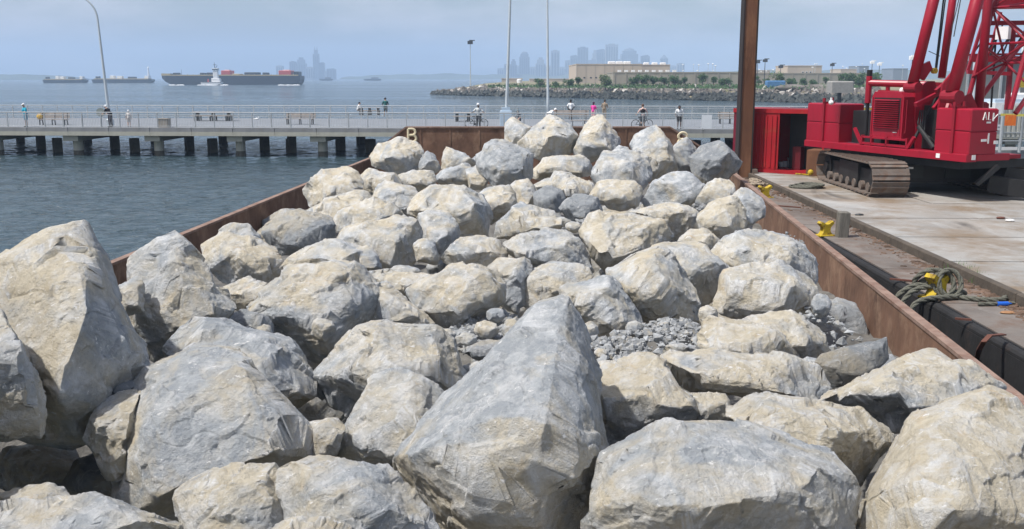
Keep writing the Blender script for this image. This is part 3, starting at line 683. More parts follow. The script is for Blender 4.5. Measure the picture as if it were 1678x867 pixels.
# raised end wall, shoulders sloping down to the side walls
zt = (aty(880, 210, BL.y).z - BL.z)
pl = aty(665, 207, BL.y).x - BL.x; pr = aty(1098, 212, BL.y).x - BL.x; W = (BR - BL).length
b = MB(); b.prism([(-TH, -3.3), (W + TH, -3.3), (W + TH, 0), (pr, zt), (pl, zt), (-TH, 0)], 0.0, .18); b.build('end_wall', RUST, BG)
b = MB(); b.beam((pl, .09, zt + .03), (pr, .09, zt + .03), .26, .06); b.beam((-TH, .09, .03), (pl, .09, zt + .03), .26, .06); b.beam((pr, .09, zt + .03), (W + TH, .09, .03), .26, .06)
b.build('wall_rim', RUST_TOP, BG)
b = MB()
for k in range(9):
    x = pl + (pr - pl) * (k + .5) / 9; b.bx(x - .03, x + .03, -.02, 0, -2.5, zt - .02)
b.build('weld_seam', RUST, BG)['kind'] = 'stuff'
b = MB(); b.bx(-TH, W + TH, .18, 4.5, -3.6, -.5); b.bx(-TH, W + TH, -42, 4.5, -4.2, -3.3); b.build('hull', RUST, BG)
# welded letter B and the round mark, bent from flat bar
def strokes(segs, x0, z0, w, h, t):
    b = MB()
    for pts in segs: b.path([(x0 + px * w, -.02, z0 + pz * h) for px, pz in pts], t, 6)
    return b
arc = lambda cx, cz, rx, rz, a0, a1, n=12: [(cx + rx * math.cos(R(a0 + (a1 - a0) * i / n)), cz + rz * math.sin(R(a0 + (a1 - a0) * i / n))) for i in range(n + 1)]
lb = aty(668, 232.5, BL.y); wB, hB = 14 * BL.y / FPX, 21 * BL.y / FPX
b = strokes([[(.08, 0), (.08, 1)], [(.08, 1)] + [(.5, 1)] + arc(.55, .76, .36, .24, 90, -90) + [(.08, .52)], [(.08, .52), (.55, .52)] + arc(.58, .26, .42, .26, 90, -90) + [(.08, 0)]],
            lb.x - BL.x, lb.z - BL.z, wB, hB, .05)
b.build('letter', CREAM, BG)
l8 = aty(1111, 240, BL.y); b = strokes([arc(.5, .76, .5, .26, 0, 360, 20), arc(.5, .26, .52, .28, 0, 360, 20)], l8.x - BL.x, l8.z - BL.z, wB, hB * 1.05, .05)
b.build('painted_mark', CREAM, BG)['label'] = 'round cream mark half hidden by a boulder'
# ------------------------------------------------------------------ water
def water_mat():
    m, n, L, b = nodes_of('harbour_water')
    b.inputs['Base Color'].default_value = (0.036, 0.060, 0.072, 1); b.inputs['Roughness'].default_value = .05
    b.inputs['IOR'].default_value = 1.333; b.inputs['Specular IOR Level'].default_value = .5
    g = n.new('ShaderNodeNewGeometry')
    prev = None
    for sc_, st, dist, strg in ((.3, (.7, 1.3, 1), .7, 1.0), (1.4, (.8, 1.5, 1), .30, 1.0), (4.5, (.8, 1.5, 1), .07, 1.0)):
        mp = n.new('ShaderNodeMapping'); mp.inputs['Scale'].default_value = st; mp.inputs['Rotation'].default_value = (0, 0, .3 + sc_)
        L(g.outputs['Position'], mp.inputs['Vector'])
        t = n.new('ShaderNodeTexNoise'); t.inputs['Scale'].default_value = sc_; t.inputs['Detail'].default_value = 4; t.inputs['Distortion'].default_value = .6
        L(mp.outputs[0], t.inputs['Vector'])
        bp = n.new('ShaderNodeBump'); bp.inputs['Strength'].default_value = strg; bp.inputs['Distance'].default_value = dist
        L(t.outputs['Fac'], bp.inputs['Height'])
        if prev: L(prev.outputs[0], bp.inputs['Normal'])
        prev = bp
    L(prev.outputs[0], b.inputs['Normal'])
    # wind lanes: smoother and rougher streaks
    mp = n.new('ShaderNodeMapping'); mp.inputs['Scale'].default_value = (.006, .03, 1); L(g.outputs['Position'], mp.inputs['Vector'])
    t = n.new('ShaderNodeTexNoise'); t.inputs['Scale'].default_value = 1; t.inputs['Detail'].default_value = 6; L(mp.outputs[0], t.inputs['Vector'])
    r = n.new('ShaderNodeMapRange'); r.inputs['From Min'].default_value = .35; r.inputs['From Max'].default_value = .65
    r.inputs['To Min'].default_value = .06; r.inputs['To Max'].default_value = .16; L(t.outputs['Fac'], r.inputs['Value']); L(r.outputs[0], b.inputs['Roughness'])
    return m
WATER = water_mat()
gx = np.concatenate([[-6800, -3000, -1200, -500, -250, -160], np.arange(-110, -60, 1.0), np.arange(-60, 18, .27), np.arange(18, 90, .8), [130, 250, 600, 1500, 6800]])
gy = np.concatenate([[-60, -20, 0], np.arange(4, 72, .25), np.arange(72, 110, .5), np.arange(110, 300, 2.0), [400, 700, 1500, 3500, 6900]])
X, Y_ = np.meshgrid(gx, gy); P = np.stack([X.ravel(), Y_.ravel(), np.zeros(X.size)], 1)
fade = np.clip((112 - np.abs(P[:, 0])) / 20, 0, 1) * np.clip((320 - P[:, 1]) / 60, 0, 1) * np.clip((P[:, 1] + 0) / 4, 0, 1)
def chop(q, o): return .30 - np.abs(fbm(q, o, .5)) * 1.6      # sharp little crests, round troughs
hgt = chop(P * (.16, .30, 0) + 3.3, 2) * .10 + chop(P * (.42, .80, 0) + 7.7, 3) * .10 + fbm(P * (.95, 1.7, 0) + 1.7, 3, .6) * .09
P[:, 2] = hgt * fade - .02
nx, ny = len(gx), len(gy); I = (np.arange(ny - 1)[:, None] * nx + np.arange(nx - 1)[None, :]).ravel()
wme = mesh_from('water', P.tolist(), np.stack([I, I + 1, I + nx + 1, I + nx], 1).tolist(), True)
wtr = link('water', wme, WATER); tag(wtr, 'choppy blue grey harbour water', kind='structure')

# ------------------------------------------------------------------ haze
def haze():
    b = MB(); b.bx(-6900, 6900, -100, 7000, -1, 205)
    m = bpy.data.materials.new('haze'); m.use_nodes = True; n = m.node_tree.nodes; n.clear()
    o = n.new('ShaderNodeOutputMaterial'); v = n.new('ShaderNodeVolumePrincipled')
    v.inputs['Color'].default_value = (0.57, 0.75, 1.0, 1); v.inputs['Density'].default_value = HAZE_D; v.inputs['Anisotropy'].default_value = 0.0
    m.node_tree.links.new(v.outputs[0], o.inputs['Volume'])
    h = b.build('haze', m); tag(h, 'pale blue summer haze over the harbour', kind='stuff'); return h
HAZE_D = 0.00036
haze()
# ------------------------------------------------------------------ pier
CONC = mat('pier_concrete', (0.235, 0.24, 0.245), .9, var=.18, scale=1.2, bump=.15, rust=(0.24, .225, .20), rust_amt=.3, stretch=(1, 1, .5))
CONC2 = mat('weathered_concrete_cap', (0.37, 0.365, 0.31), .9, var=.15, scale=1.5, bump=.15)
WET_SHADE_PILE = mat('algae_and_shade_pile', (0.10, 0.095, 0.075), .8, var=.3, scale=2, bump=.2)  # algae on the bands, imitated deck shade on the rear piles
GALV = mat('galvanised_rail', (0.40, 0.42, 0.43), .6, metal=.1, var=.1, bump=0)
PZ = 2.1
PA, PB = atz(0, 209.5, PZ), atz(1190, 213, PZ)
pex = (PB - PA); pex.z = 0; pex.normalize(); pey = Vector((-pex.y, pex.x, 0)); PRZ = math.atan2(pex.y, pex.x)
def pier_s(px, py, z):                                # along-pier coordinate of a pixel on plane z
    p = atz(px, py, z); return (p - PA).dot(pex), (p - PA).dot(pey)
PW = 18.5; S0, S1 = -14.0, (aty(1760, 210, PB.y - 3).x - PA.x)
PL0 = Vector((PA.x, PA.y, 0))
pier = thing('pier', 'long concrete pier on piles crossing the harbour behind the barge', 'pier', loc=PL0, rz=PRZ)
caps = [pier_s(px, 228, PZ - .7)[0] for px in (90, 226, 367, 514)]
sp = (caps[3] - caps[0]) / 3
allc = []
k = -3
while caps[0] + k * sp < S1: allc.append(caps[0] + k * sp); k += 1
b = MB(); b.bx(S0, S1, .12, PW, PZ - .34, PZ); b.build('deck', mat('pier_paving', (0.20, 0.215, 0.235), .85, var=.12, scale=.8, bump=.1), pier)
cap0 = pile0 = None; fas = None
for i, s in enumerate(allc):
    if s < S0 or s > S1 - 1: continue
    me = bpy.data.meshes.get('cap')
    if not me:
        b = MB(); b.bx(-.58, .58, .25, PW - .3, PZ - .98, PZ - .345); me = mesh_from('cap', b.v, b.f)
        b = MB(); b.tube((0, 0, -2.2), (0, 0, PZ - .99), .36, .36, 16); mp_ = mesh_from('pile', b.v, b.f, False)
        b = MB(); b.tube((0, 0, -2.2), (0, 0, PZ - .99), .42, .42, 4); mq_ = mesh_from('pile_square', b.v, b.f, False)
    link('cap', me, CONC2, pier, loc=(s, 0, 0))
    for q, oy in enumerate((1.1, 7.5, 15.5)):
        link('pile', mp_ if q == 0 else mq_, CONC2 if q == 0 else WET_SHADE_PILE, pier, loc=(s + (.15 if q == 0 else 0), oy, 0), rot=(0, 0, .785))  # rear rows get the darker colour as painted under-deck shade
    b = MB(); mb_ = bpy.data.meshes.get('algae_band')
    if not mb_: b.tube((0, 0, -2.1), (0, 0, .38), .366, .366, 16); mb_ = mesh_from('algae_band', b.v, b.f)
    link('algae_band', mb_, WET_SHADE_PILE, pier, loc=(s + .15, 1.1, 0), rot=(0, 0, .785))
    # raker piles between the bents, coloured dark for the shade under the deck
    link('pile', mq_, WET_SHADE_PILE, pier, loc=(s + sp * .5, 4.2, 0), rot=(0, 0, .785))
    # fascia panels, two a bay, lighter lip below
    for h in (0, 1):
        mf = bpy.data.meshes.get('fascia_panel')
        if not mf:
            b = MB(); b.bev(0, sp / 2 - .03, 0, .118, PZ - .26, PZ + .06, .015); mf = mesh_from('fascia_panel', b.v, b.f)
            b = MB(); b.bx(0, sp / 2 - .015, -.02, .116, PZ - .56, PZ - .263); ml = mesh_from('fascia_lip', b.v, b.f)
        link('fascia_panel', mf, CONC, pier, loc=(s + h * sp / 2, 0, 0)); link('fascia_lip', ml, CONC2, pier, loc=(s + h * sp / 2, 0, 0))
b = MB()
for yy in (3.6, 9, 14.5): b.bx(S0, S1, yy - .25, yy + .25, PZ - .75, PZ - .342)
b.build('girder', CONC, pier)
def railing(y, label, first):
    t = thing('railing', label, 'railing', loc=PL0 + pey * y + Vector((0, 0, PZ)), rz=PRZ, group='galvanised pier railings')
    b = MB(); b.bx(-.035, .035, -.03, .03, .0, 1.12); b.bx(-.09, .09, -.07, .07, 0.0, .02); me = mesh_from('post', b.v, b.f)
    s = S0 + .3
    while s < S1: link('post', me, GALV, t, loc=(s, 0, 0)); s += 1.43
    b = MB(); b.tube((S0, 0, 1.15), (S1, 0, 1.15), .038, n=8); b.build('top_rail', GALV, t)
    b = MB()
    for z in (.15, .98): b.tube((S0, 0, z), (S1, 0, z), .02, n=6)
    b.build('mid_rail', GALV, t)
    b = MB(); s = S0 + .1
    while s < S1: b.bx(s - .008, s + .008, -.008, .008, .15, .98); s += .12
    b.build('baluster', GALV, t)['kind'] = 'stuff'
railing(.06, 'grey metal railing along the near edge of the pier', 1)
railing(PW - .15, 'grey metal railing along the far edge of the pier', 0)

# ------------------------------------------------------------------ lamp poles
POLE = mat('painted_lamp_pole', (0.52, 0.57, 0.60), .45, metal=.2, var=.06, bump=0)
BOXC = mat('pale_blue_cabinet', (0.42, 0.52, 0.62), .6, var=.06, bump=.03)
def lamp(px, py, H, armdir, reach, label, lean=0.0, box=False, zb=PZ):
    p = atz(px, py, zb)
    t = thing('street_lamp', label, 'street lamp', loc=p, group='davit lamps on the pier')
    pts = [(0, 0, 0)]; rad = [.13]
    for i in range(1, 9): z = (H - 1.8) * i / 8; pts.append((lean * z, 0, z)); rad.append(.13 - .055 * i / 8)
    x0, z0 = pts[-1][0], pts[-1][2]
    for i in range(1, 11):
        a = math.pi / 2 * i / 10; pts.append((x0 + armdir * (1 - math.cos(a)) * reach * .55 + lean * i * .05, 0, z0 + 1.8 * math.sin(a))); rad.append(.075 - .02 * i / 10)
    pts.append((pts[-1][0] + armdir * reach * .45, 0, pts[-1][2] + .02)); rad.append(.05)
    b = MB(); b.path(pts, rad, 10); b.build('pole', POLE, t, smooth=True)
    e = pts[-1]; b = MB(); b.ball((e[0] + armdir * .35, 0, e[2] - .03), .36, 12, 6, 1, .45, .3); b.build('luminaire', POLE, t, smooth=True)
    if box: b = MB(); b.bev(-.45, .45, -.35, .35, 0, 1.25, .03); b.bx(-.32, .32, -.25, .25, 1.25, 1.5); b.build('base_cabinet', BOXC, t)
    else: b = MB(); b.bev(-.22, .22, -.22, .22, 0, .55, .03); b.build('base', POLE, t)
    return t
lamp(181, 207, 9.75, -1, 2.9, 'tall curved lamp pole at the left end of the pier, its arm reaching left', lean=-.045)
lamp(829, 209, 13.5, -1, 2.9, 'tall lamp pole on a pale blue cabinet near the middle of the pier', lean=.035, box=True)
lamp(898, 196, 13.5, 1, 2.9, 'tall lamp pole behind the topmost grey boulder', lean=-.012)

# ------------------------------------------------------------------ benches and tables
WOODG = mat('weathered_bench_wood', (0.36, 0.31, 0.27), .85, var=.2, scale=5, bump=.1)
IRON = mat('black_bench_iron', (0.03, 0.032, 0.035), .6, var=.2, bump=0)
def bench(p, rz, label, length=2.4, back=True):
    t = thing('bench', label, 'bench', loc=p, rz=rz, group='benches on the pier')
    for k in range(4):
        b = MB(); b.bx(-length / 2, length / 2, -.24 + k * .12, -.14 + k * .12, .43, .47); b.build('seat_slat', WOODG, t)
    if back:
        for k in range(4):
            y = .27 + k * .025; b = MB(); b.bx(-length / 2, length / 2, y, y + .03, .53 + k * .105, .62 + k * .105); b.build('back_slat', WOODG, t)
    for x in (-length * .42, 0, length * .42):
        b = MB(); b.beam((x, -.22, 0), (x, -.2, .43), .07, .07, (0, 1, 0)); b.beam((x, .27, 0), (x, .22, .43), .07, .07, (0, 1, 0)); b.bx(x - .035, x + .035, -.22, .24, .37, .43)
        if back: b.beam((x, .24, .43), (x, .36, .93), .05, .05, (0, 1, 0))
        b.build('leg', IRON, t)
    return t
def pic_table(p, rz, label, length=3.2):
    t = thing('picnic_table', label, 'picnic table', loc=p, rz=rz, group='picnic tables on the pier')
    for k in range(5): b = MB(); b.bx(-length / 2, length / 2, -.38 + k * .155, -.24 + k * .155, .73, .77); b.build('top_plank', WOODG, t)
    for s in (-1, 1): b = MB(); b.bx(-length / 2, length / 2, s * .75 - .14, s * .75 + .14, .43, .47); b.build('seat_plank', WOODG, t)
    for x in (-length * .38, 0, length * .38):
        b = MB(); b.bx(x - .12, x + .12, -.12, .12, 0, .73); b.bx(x - .04, x + .04, -.75, .75, .36, .43); b.bx(x - .05, x + .05, -.8, -.7, 0, .36); b.bx(x - .05, x + .05, .7, .8, 0, .36)
        b.build('leg', IRON, t)
    return t
bench(atz(88, 205, PZ), PRZ, 'slatted bench with a yellow bag beside the person in bright blue')
bench(atz(492, 204, PZ), PRZ, 'empty slatted bench on the pier left of the letter B')
bench(atz(958, 207, PZ), PRZ, 'backless bench below the person in pink', back=False, length=2.2)
bench(atz(1196, 203, PZ), PRZ, 'bench at the right end of the pier beside the red container', length=1.9)
bench(atz(936, 199, PZ), PRZ, 'slatted bench in front of the standing person in white and black', length=3.0)
pic_table(atz(350, 198, PZ), PRZ, 'long picnic table on black legs in the left half of the pier', 3.6)
pic_table(atz(768, 199, PZ), PRZ, 'picnic table behind the person with a bicycle and white helmet', 2.6)
pic_table(atz(606, 189, PZ), PRZ, 'picnic table at which the person in white sits', 2.2)
b = MB(); b.bev(-.42, .42, -.35, .35, 0, .68, .04); b.bx(-.45, .45, -.38, .38, .62, .66)
o = b.build('storage_box', mat('grey_brown_box', (.27, .24, .2), .8), loc=atz(269, 208.5, PZ)); tag(o, 'grey brown box standing on the pier near its edge', 'box')
YEL = mat('yellow_bag', (.62, .38, .05), .7)
bp_ = atz(66, 205, PZ); b = MB(); b.ball((0, 0, .2), .22, 10, 6, 1.15, .8, .95); b.path([(-.15, 0, .33), (-.08, 0, .5), (.08, 0, .5), (.15, 0, .33)], .015, 5)
o = b.build('bag', YEL, loc=(bp_.x, bp_.y, PZ + .47), smooth=True); tag(o, 'yellow orange bag lying on the bench at the left', 'bag')
b = MB(); b.bx(-.36, .36, -.015, .015, 0, .95); o = b.build('notice', mat('white_notice', (.72, .74, .76), .6, var=.04, bump=0), loc=atz(1157, 213.5, PZ + .0) + Vector((0, -.12, .14)))
tag(o, 'blank looking white notice fixed to the pier railing at the right', 'sign')
b = MB(); b.tube((0, 0, 0), (0, 0, .9), .05, n=8); t = thing('lifebuoy_stand', 'round grey disc on a post beside the person in black at the left', 'post', loc=atz(167, 208, PZ), rz=PRZ)
b.build('post', GALV, t); b = MB(); b.tube((0, -.07, 1.1), (0, .07, 1.1), .33, n=20); b.build('disc', mat('grey_green_disc', (.22, .25, .24), .7), t)

# ------------------------------------------------------------------ people
def skinmat(name, c): return mat(name, c, .55, var=.05, bump=0)
SK = {'light': skinmat('skin_light', (.55, .36, .27)), 'tan': skinmat('skin_tan', (.38, .23, .15)), 'dark': skinmat('skin_dark', (.10, .055, .035))}
def cloth(name, c): return mat('cloth_' + name, c, .9, var=.1, scale=8, bump=.1)
def caps_(b, chain, nseg=8):
    for (p, r), (q, s) in zip(chain[:-1], chain[1:]): b.tube(p, q, r, s, nseg)
    for p, r in chain: b.ball(p, r, nseg, 6)
def fuse(b, vox, m, name, parent, smooth=2):
    me = remeshed(mesh_from(name, b.v, b.f), vox, smooth); me.name = name; me.shade_smooth(); me.materials.clear(); me.materials.append(m)
    return link(name, me, None, parent)
def person(label, px, py, rz, H=1.75, lean=0., skin='light', top=(.5, .5, .5), bottom=(.1, .1, .1), head=('hair', (.03, .025, .02)), shoes=(.05, .05, .05),
           la=((-.06, .02, -.27), (-.02, .12, -.24)), ra=((.06, .02, -.27), (.02, .12, -.24)), hips=.93, ll=None, rl=None, trousers=False, z=PZ, long_sleeve=False, twist=0., nod=0., vest=None):
    """one figure facing +Y before rz; la/ra: upper-arm and forearm vectors, ll/rl: knee and ankle points"""
    p = atz(px, py, z); t = thing('person', label, 'person', loc=p, rz=rz, group=None)
    k = H / 1.75; t.scale = (k, k, k)
    Mx = Matrix.Rotation(-lean, 3, 'X') @ Matrix.Rotation(twist, 3, 'Z'); hip = Vector((0, 0, hips))
    up = lambda v: hip + Mx @ Vector(v)
    ll = ll or ((-.10, .03, .50), (-.11, .0, .09)); rl = rl or ((.10, .03, .50), (.11, -.0, .09))
    b = MB(); S, T, B = MB(), MB(), MB()
    # trunk
    chain = [(hip + Vector((0, 0, .02)), .145), (up((0, 0, .18)), .125), (up((0, .01, .36)), .150), (up((0, 0, .49)), .095)]
    caps_(b, chain); caps_(b, [(up((0, 0, .48)), .062), (up((0, .015, .58)), .056)])
    hc = up((0, .03, .70)) + Vector((0, nod * .06, -abs(nod) * .03)); b.ball(hc, .115, 12, 8, .76, .88, 1.05)
    b.ball(hc + Vector((0, .085, -.05)), .045, 8, 5, .9, .8, .9)              # jaw
    b.ball(hc + Vector((0, .112, -.012)), .02, 6, 5, .7, 1, 1.3)               # nose
    for s in (-1, 1): b.ball(hc + Vector((s * .092, 0, -.01)), .026, 6, 5, .5, .8, 1.2)   # ears
    caps_(S, [(hip + Vector((0, 0, .05)), .165), (up((0, 0, .18)), .150), (up((0, .01, .36)), .172), (up((0, 0, .47)), .105)])
    for s, arm in ((-1, la), (1, ra)):
        sh = up((s * .185, 0, .43)); el = sh + Mx @ Vector(arm[0]); ha = el + Mx @ Vector(arm[1])
        caps_(b, [(up((s * .08, 0, .43)), .075), (sh, .058), (el, .042), (ha, .029)])
        d = (ha - el).normalized(); sd = d.orthogonal().normalized(); pm = ha + d * .045
        b.ball(pm, .04, 8, 6, 1, 1, 1)
        for f in range(4):
            o = sd * (-.030 + .020 * f); L_ = (.060, .072, .068, .05)[f]; nrm = d.cross(sd) * .3
            b.tube(pm + o + d * .02, pm + o + d * (.02 + L_ * .6), .0115, .010, 6); b.tube(pm + o + d * (.02 + L_ * .6), pm + o + (d + nrm).normalized() * (.03 + L_), .010, .009, 6)
        b.tube(pm - sd * .03, pm - sd * .062 + d * .035, .013, .010, 6)
        e1 = sh.lerp(el, .78); caps_(S, [(up((s * .08, 0, .43)), .09), (sh, .078), (el if long_sleeve else e1, .062)])
        if long_sleeve: caps_(S, [(el, .056), (ha, .042)])
    for s, leg in ((-1, ll), (1, rl)):
        h = hip + Vector((s * .09, 0, -.02)); kn, an = Vector(leg[0]), Vector(leg[1])
        caps_(b, [(h, .095), (kn, .057), (kn.lerp(an, .35), .056), (an, .038)])
        if trousers: caps_(B, [(h, .112), (kn, .078), (an, .062)])
        else: caps_(B, [(h, .115), (h.lerp(kn, .85), .088)])
        T.ball(an + Vector((0, .06, -.045)), .07, 10, 6, .68, 1.75, .62)
    caps_(B, [(hip + Vector((-.04, 0, .06)), .135), (hip + Vector((.04, 0, .06)), .135)])
    fuse(b, .0125, SK[skin], 'body', t); fuse(S, .02, cloth('%s' % label[:20], top), 'shirt', t)
    fuse(B, .02, cloth('legs_%s' % label[:20], bottom), 'trousers' if trousers else 'shorts', t)
    T.build('shoes', cloth('shoe_%.2f' % shoes[0], shoes), t, smooth=True)
    e = MB(); 
    for s in (-1, 1): e.ball(hc + Vector((s * .034, .098, .015)), .011, 6, 5)
    e.build('eyes', IRON, t)
    hb = MB(); kind, c = head
    hb.ball(hc + Vector((0, -.018, .028)), .118, 12, 8, .82, .9, .98)
    if kind == 'long': hb.ball(hc + Vector((0, -.075, -.08)), .08, 8, 6, 1, .7, 1.6)
    if kind in ('cap', 'hat'): hb.tube(hc + Vector((0, .06, .045)), hc + Vector((0, .07, .055)), .11 if kind == 'cap' else .16, .11 if kind == 'cap' else .15, 12)
    if kind == 'helmet': hb.ball(hc + Vector((0, 0, .06)), .135, 12, 8, .85, 1.1, .8)
    hb.build({'cap': 'cap', 'hat': 'hat', 'helmet': 'helmet'}.get(kind, 'hair'), cloth('head_%.2f_%.2f' % (c[0], c[2]), c), t, smooth=True)
    if vest:
        V = MB(); caps_(V, [(up((0, 0, .2)), .172), (up((0, .01, .34)), .188)]); fuse(V, .02, cloth('vest', vest), 'vest', t)
    return t
WH = (.74, .75, .76)
person('person in bright blue top and shorts with a white cap at the left bench', 44, 208, 2.4, 1.78, .12, 'tan', (.03, .36, .50), (.05, .22, .34), ('cap', WH), la=((-.08, .12, -.22), (.08, .2, .0)), ra=((.08, .12, -.22), (-.05, .2, .02)))
person('person in black leaning on the railing by the left lamp pole', 182, 208.5, 1.2, 1.78, .55, 'light', (.015, .015, .02), (.035, .03, .045), ('cap', WH), trousers=True, la=((-.05, .2, -.14), (.02, .22, .02)), ra=((.05, .2, -.14), (-.02, .22, .02)))
person('small child in white with a white cap right of the left lamp pole', 212, 208, .3, 1.28, .05, 'light', (.62, .58, .55), (.52, .48, .44), ('cap', WH))
person('person in a white top with black hair sitting at the picnic table', 587, 189, -1.2, 1.68, .2, 'light', WH, (.05, .05, .06), ('hair', (.015, .012, .012)), hips=.55,
       ll=((-.12, .42, .52), (-.13, .48, .09)), rl=((.12, .42, .52), (.13, .40, .09)), la=((-.05, .16, -.2), (.05, .24, .04)), ra=((.05, .16, -.2), (-.03, .24, .06)), trousers=True)
person('person in dark green shirt and shorts seen from behind with black boots', 632, 191, .25, 1.82, .1, 'tan', (.03, .12, .12), (.03, .07, .08), ('hair', (.03, .03, .03)), la=((-.1, .06, -.24), (.06, .2, -.02)), ra=((.1, .06, -.24), (-.06, .2, .0)), nod=.6)
person('person in a white helmet holding a bicycle on the pier', 784, 209.5, 3.1, 1.8, .08, 'dark', (.50, .52, .52), (.03, .035, .045), ('helmet', WH), trousers=True, la=((-.16, .1, -.2), (-.1, .18, -.02)), ra=((.16, .1, -.2), (.1, .18, -.02)))
person('person with a dark cap sitting low behind the tan boulder at the top', 851, 204, 2.6, 1.6, .3, 'light', (.14, .16, .18), (.1, .1, .12), ('hat', (.06, .08, .09)), hips=.42,
       ll=((-.14, .36, .48), (-.15, .42, .09)), rl=((.14, .36, .48), (.15, .42, .09)), la=((-.08, .2, -.16), (.04, .2, 0)), ra=((.08, .2, -.16), (-.04, .2, 0)))
person('person in a white shirt bending forward behind the topmost grey boulder', 898, 208, -1.7, 1.72, .95, 'tan', WH, (.18, .13, .12), ('cap', WH), la=((-.03, .12, -.26), (0, .1, -.22)), ra=((.03, .12, -.26), (0, .1, -.22)))
person('person in a white tee and black shorts standing hands on hips by the far rail', 935, 196, .1, 1.76, .0, 'dark', WH, (.015, .015, .02), ('hair', (.015, .012, .012)), la=((-.14, -.03, -.22), (.09, .1, -.16)), ra=((.14, -.03, -.22), (-.09, .1, -.16)))
person('person in a pink top with long dark hair', 972, 200, -.5, 1.68, .05, 'light', (.72, .07, .33), (.68, .42, .42), ('long', (.05, .02, .05)), la=((-.05, .1, -.24), (.05, .2, .05)), ra=((.05, .1, -.24), (-.05, .2, .05)))
person('person in a brown khaki shirt beside the one in pink', 990, 197, -.4, 1.8, .12, 'tan', (.24, .19, .14), (.30, .25, .19), ('hair', (.05, .04, .03)), trousers=True, la=((-.1, .08, -.23), (.08, .2, -.02)), ra=((.1, .08, -.23), (-.08, .2, -.02)))
person('cyclist in a black vest straddling a bicycle', 1053, 211, .15, 1.8, .12, 'light', (.60, .42, .38), (.04, .045, .06), ('hair', (.12, .07, .05)), la=((-.16, .06, -.22), (-.05, .2, -.1)), ra=((.16, .06, -.22), (.05, .2, -.1)), vest=(.012, .012, .016))
person('person in a white tee and patterned shorts looking down over the railing', 1113, 211.5, 2.9, 1.8, .42, 'dark', WH, (.20, .19, .20), ('hair', (.012, .012, .02)), la=((-.1, .06, -.24), (.06, .2, -.08)), ra=((.1, .06, -.24), (-.06, .2, -.08)), nod=1)

# ------------------------------------------------------------------ bicycles
BIKE = mat('dark_bicycle_paint', (.05, .055, .06), .5, var=.1, bump=0); TYRE = mat('black_tyre', (.02, .02, .02), .8, bump=0)
def bicycle(px, py, rz, label):
    t = thing('bicycle', label, 'bicycle', loc=atz(px, py, PZ), rz=rz, group='bicycles on the pier')
    for x in (-.52, .52):
        w = thing('wheel', None, None, loc=(x, 0, .345)); w.parent = t
        b = MB(); b.path([(.33 * math.cos(a * math.pi / 14), 0, .33 * math.sin(a * math.pi / 14)) for a in range(28)], .024, 6, closed=True); b.build('tyre', TYRE, w)
        b = MB()
        for a in range(10): b.tube((0, 0, 0), (.31 * math.cos(a * .628), 0, .31 * math.sin(a * .628)), .0035, n=4)
        b.tube((0, -.04, 0), (0, .04, 0), .025, n=8); b.build('spokes', GALV, w)
    b = MB()
    for p, q in (((-.52, 0, .345), (-.12, 0, .30)), ((-.12, 0, .30), (-.2, 0, .82)), ((-.52, 0, .345), (-.18, 0, .72)), ((-.18, 0, .74), (.34, 0, .80)), ((-.12, 0, .30), (.36, 0, .70)), ((.33, 0, .92), (.37, 0, .66)), ((.37, 0, .66), (.52, 0, .345))):
        b.tube(p, q, .019, n=6)
    b.build('frame', BIKE, t)
    b = MB(); b.path([(.40, -.3, .98), (.36, -.26, 1.0), (.33, 0, .95), (.36, .26, 1.0), (.40, .3, .98)], .014, 6); b.build('handlebar', BIKE, t)
    b = MB(); b.ball((-.22, 0, .86), .12, 8, 5, 1.1, .6, .3); b.build('saddle', TYRE, t, smooth=True)
    b = MB(); b.tube((-.12, -.09, .30), (-.12, .09, .30), .09, n=12); b.tube((-.12, -.1, .30), (-.05, -.1, .16), .012, n=6); b.bx(-.1, 0, -.2, -.1, .13, .16); b.build('crank', IRON, t)
bicycle(781, 210, PRZ, 'dark bicycle held by the person in a white helmet')
bicycle(1052, 211.5, PRZ + .35, 'dark bicycle under the cyclist in a black vest')
for px, py, lb_ in ((421, 199, 'white gull standing on the pier right of the long picnic table'), (80, 193, 'white gull above the bench at the left end')):
    p = atz(px, py, PZ); b = MB(); b.ball((0, 0, .22), .1, 8, 6, 1.9, .9, .9); b.ball((.17, 0, .34), .055, 8, 6); b.tube((.2, 0, .34), (.28, 0, .33), .014, .004, 5); b.tube((0, .03, 0), (0, .03, .16), .008, n=4); b.tube((0, -.03, 0), (0, -.03, .16), .008, n=4)
    b.tube((-.15, 0, .24), (-.3, 0, .2), .05, .01, 6)
    o = b.build('gull', mat('white_feathers', (.78, .78, .77), .8, var=.04, bump=0), loc=p, smooth=True); tag(o, lb_, 'bird')
# ------------------------------------------------------------------ peninsula
def shore_y(px):
    xs = [690, 709, 760, 827, 931, 1052, 1208, 1318, 1430, 1560, 1800]; ys = [154.3, 154.6, 156.5, 158, 160, 163, 165.5, 168.5, 171, 174, 180]
    return float(np.interp(px, xs, ys))
SOIL = mat('dry_grass_and_gravel', (0.23, 0.20, 0.12), .95, var=.35, scale=.08, bump=.2, bscale=.6, rust=(0.10, 0.13, 0.05), rust_amt=.45)
WETROCK = mat('weed_dark_riprap', (0.045, 0.05, 0.045), .7, var=.4, scale=.6, bump=.3)
PALEROCK = mat('pale_riprap', (0.15, 0.135, 0.118), .9, var=.55, scale=.35, bump=.3)
b = MB(); prof = ((-4, -1.2), (0, 0.0), (2.5, 1.1), (6, 2.0), (10, 2.9), (16, 3.15), (60, 3.2), (200, 3.3), (1100, 3.4))
stx = [709 + 18 * i for i in range(62)]
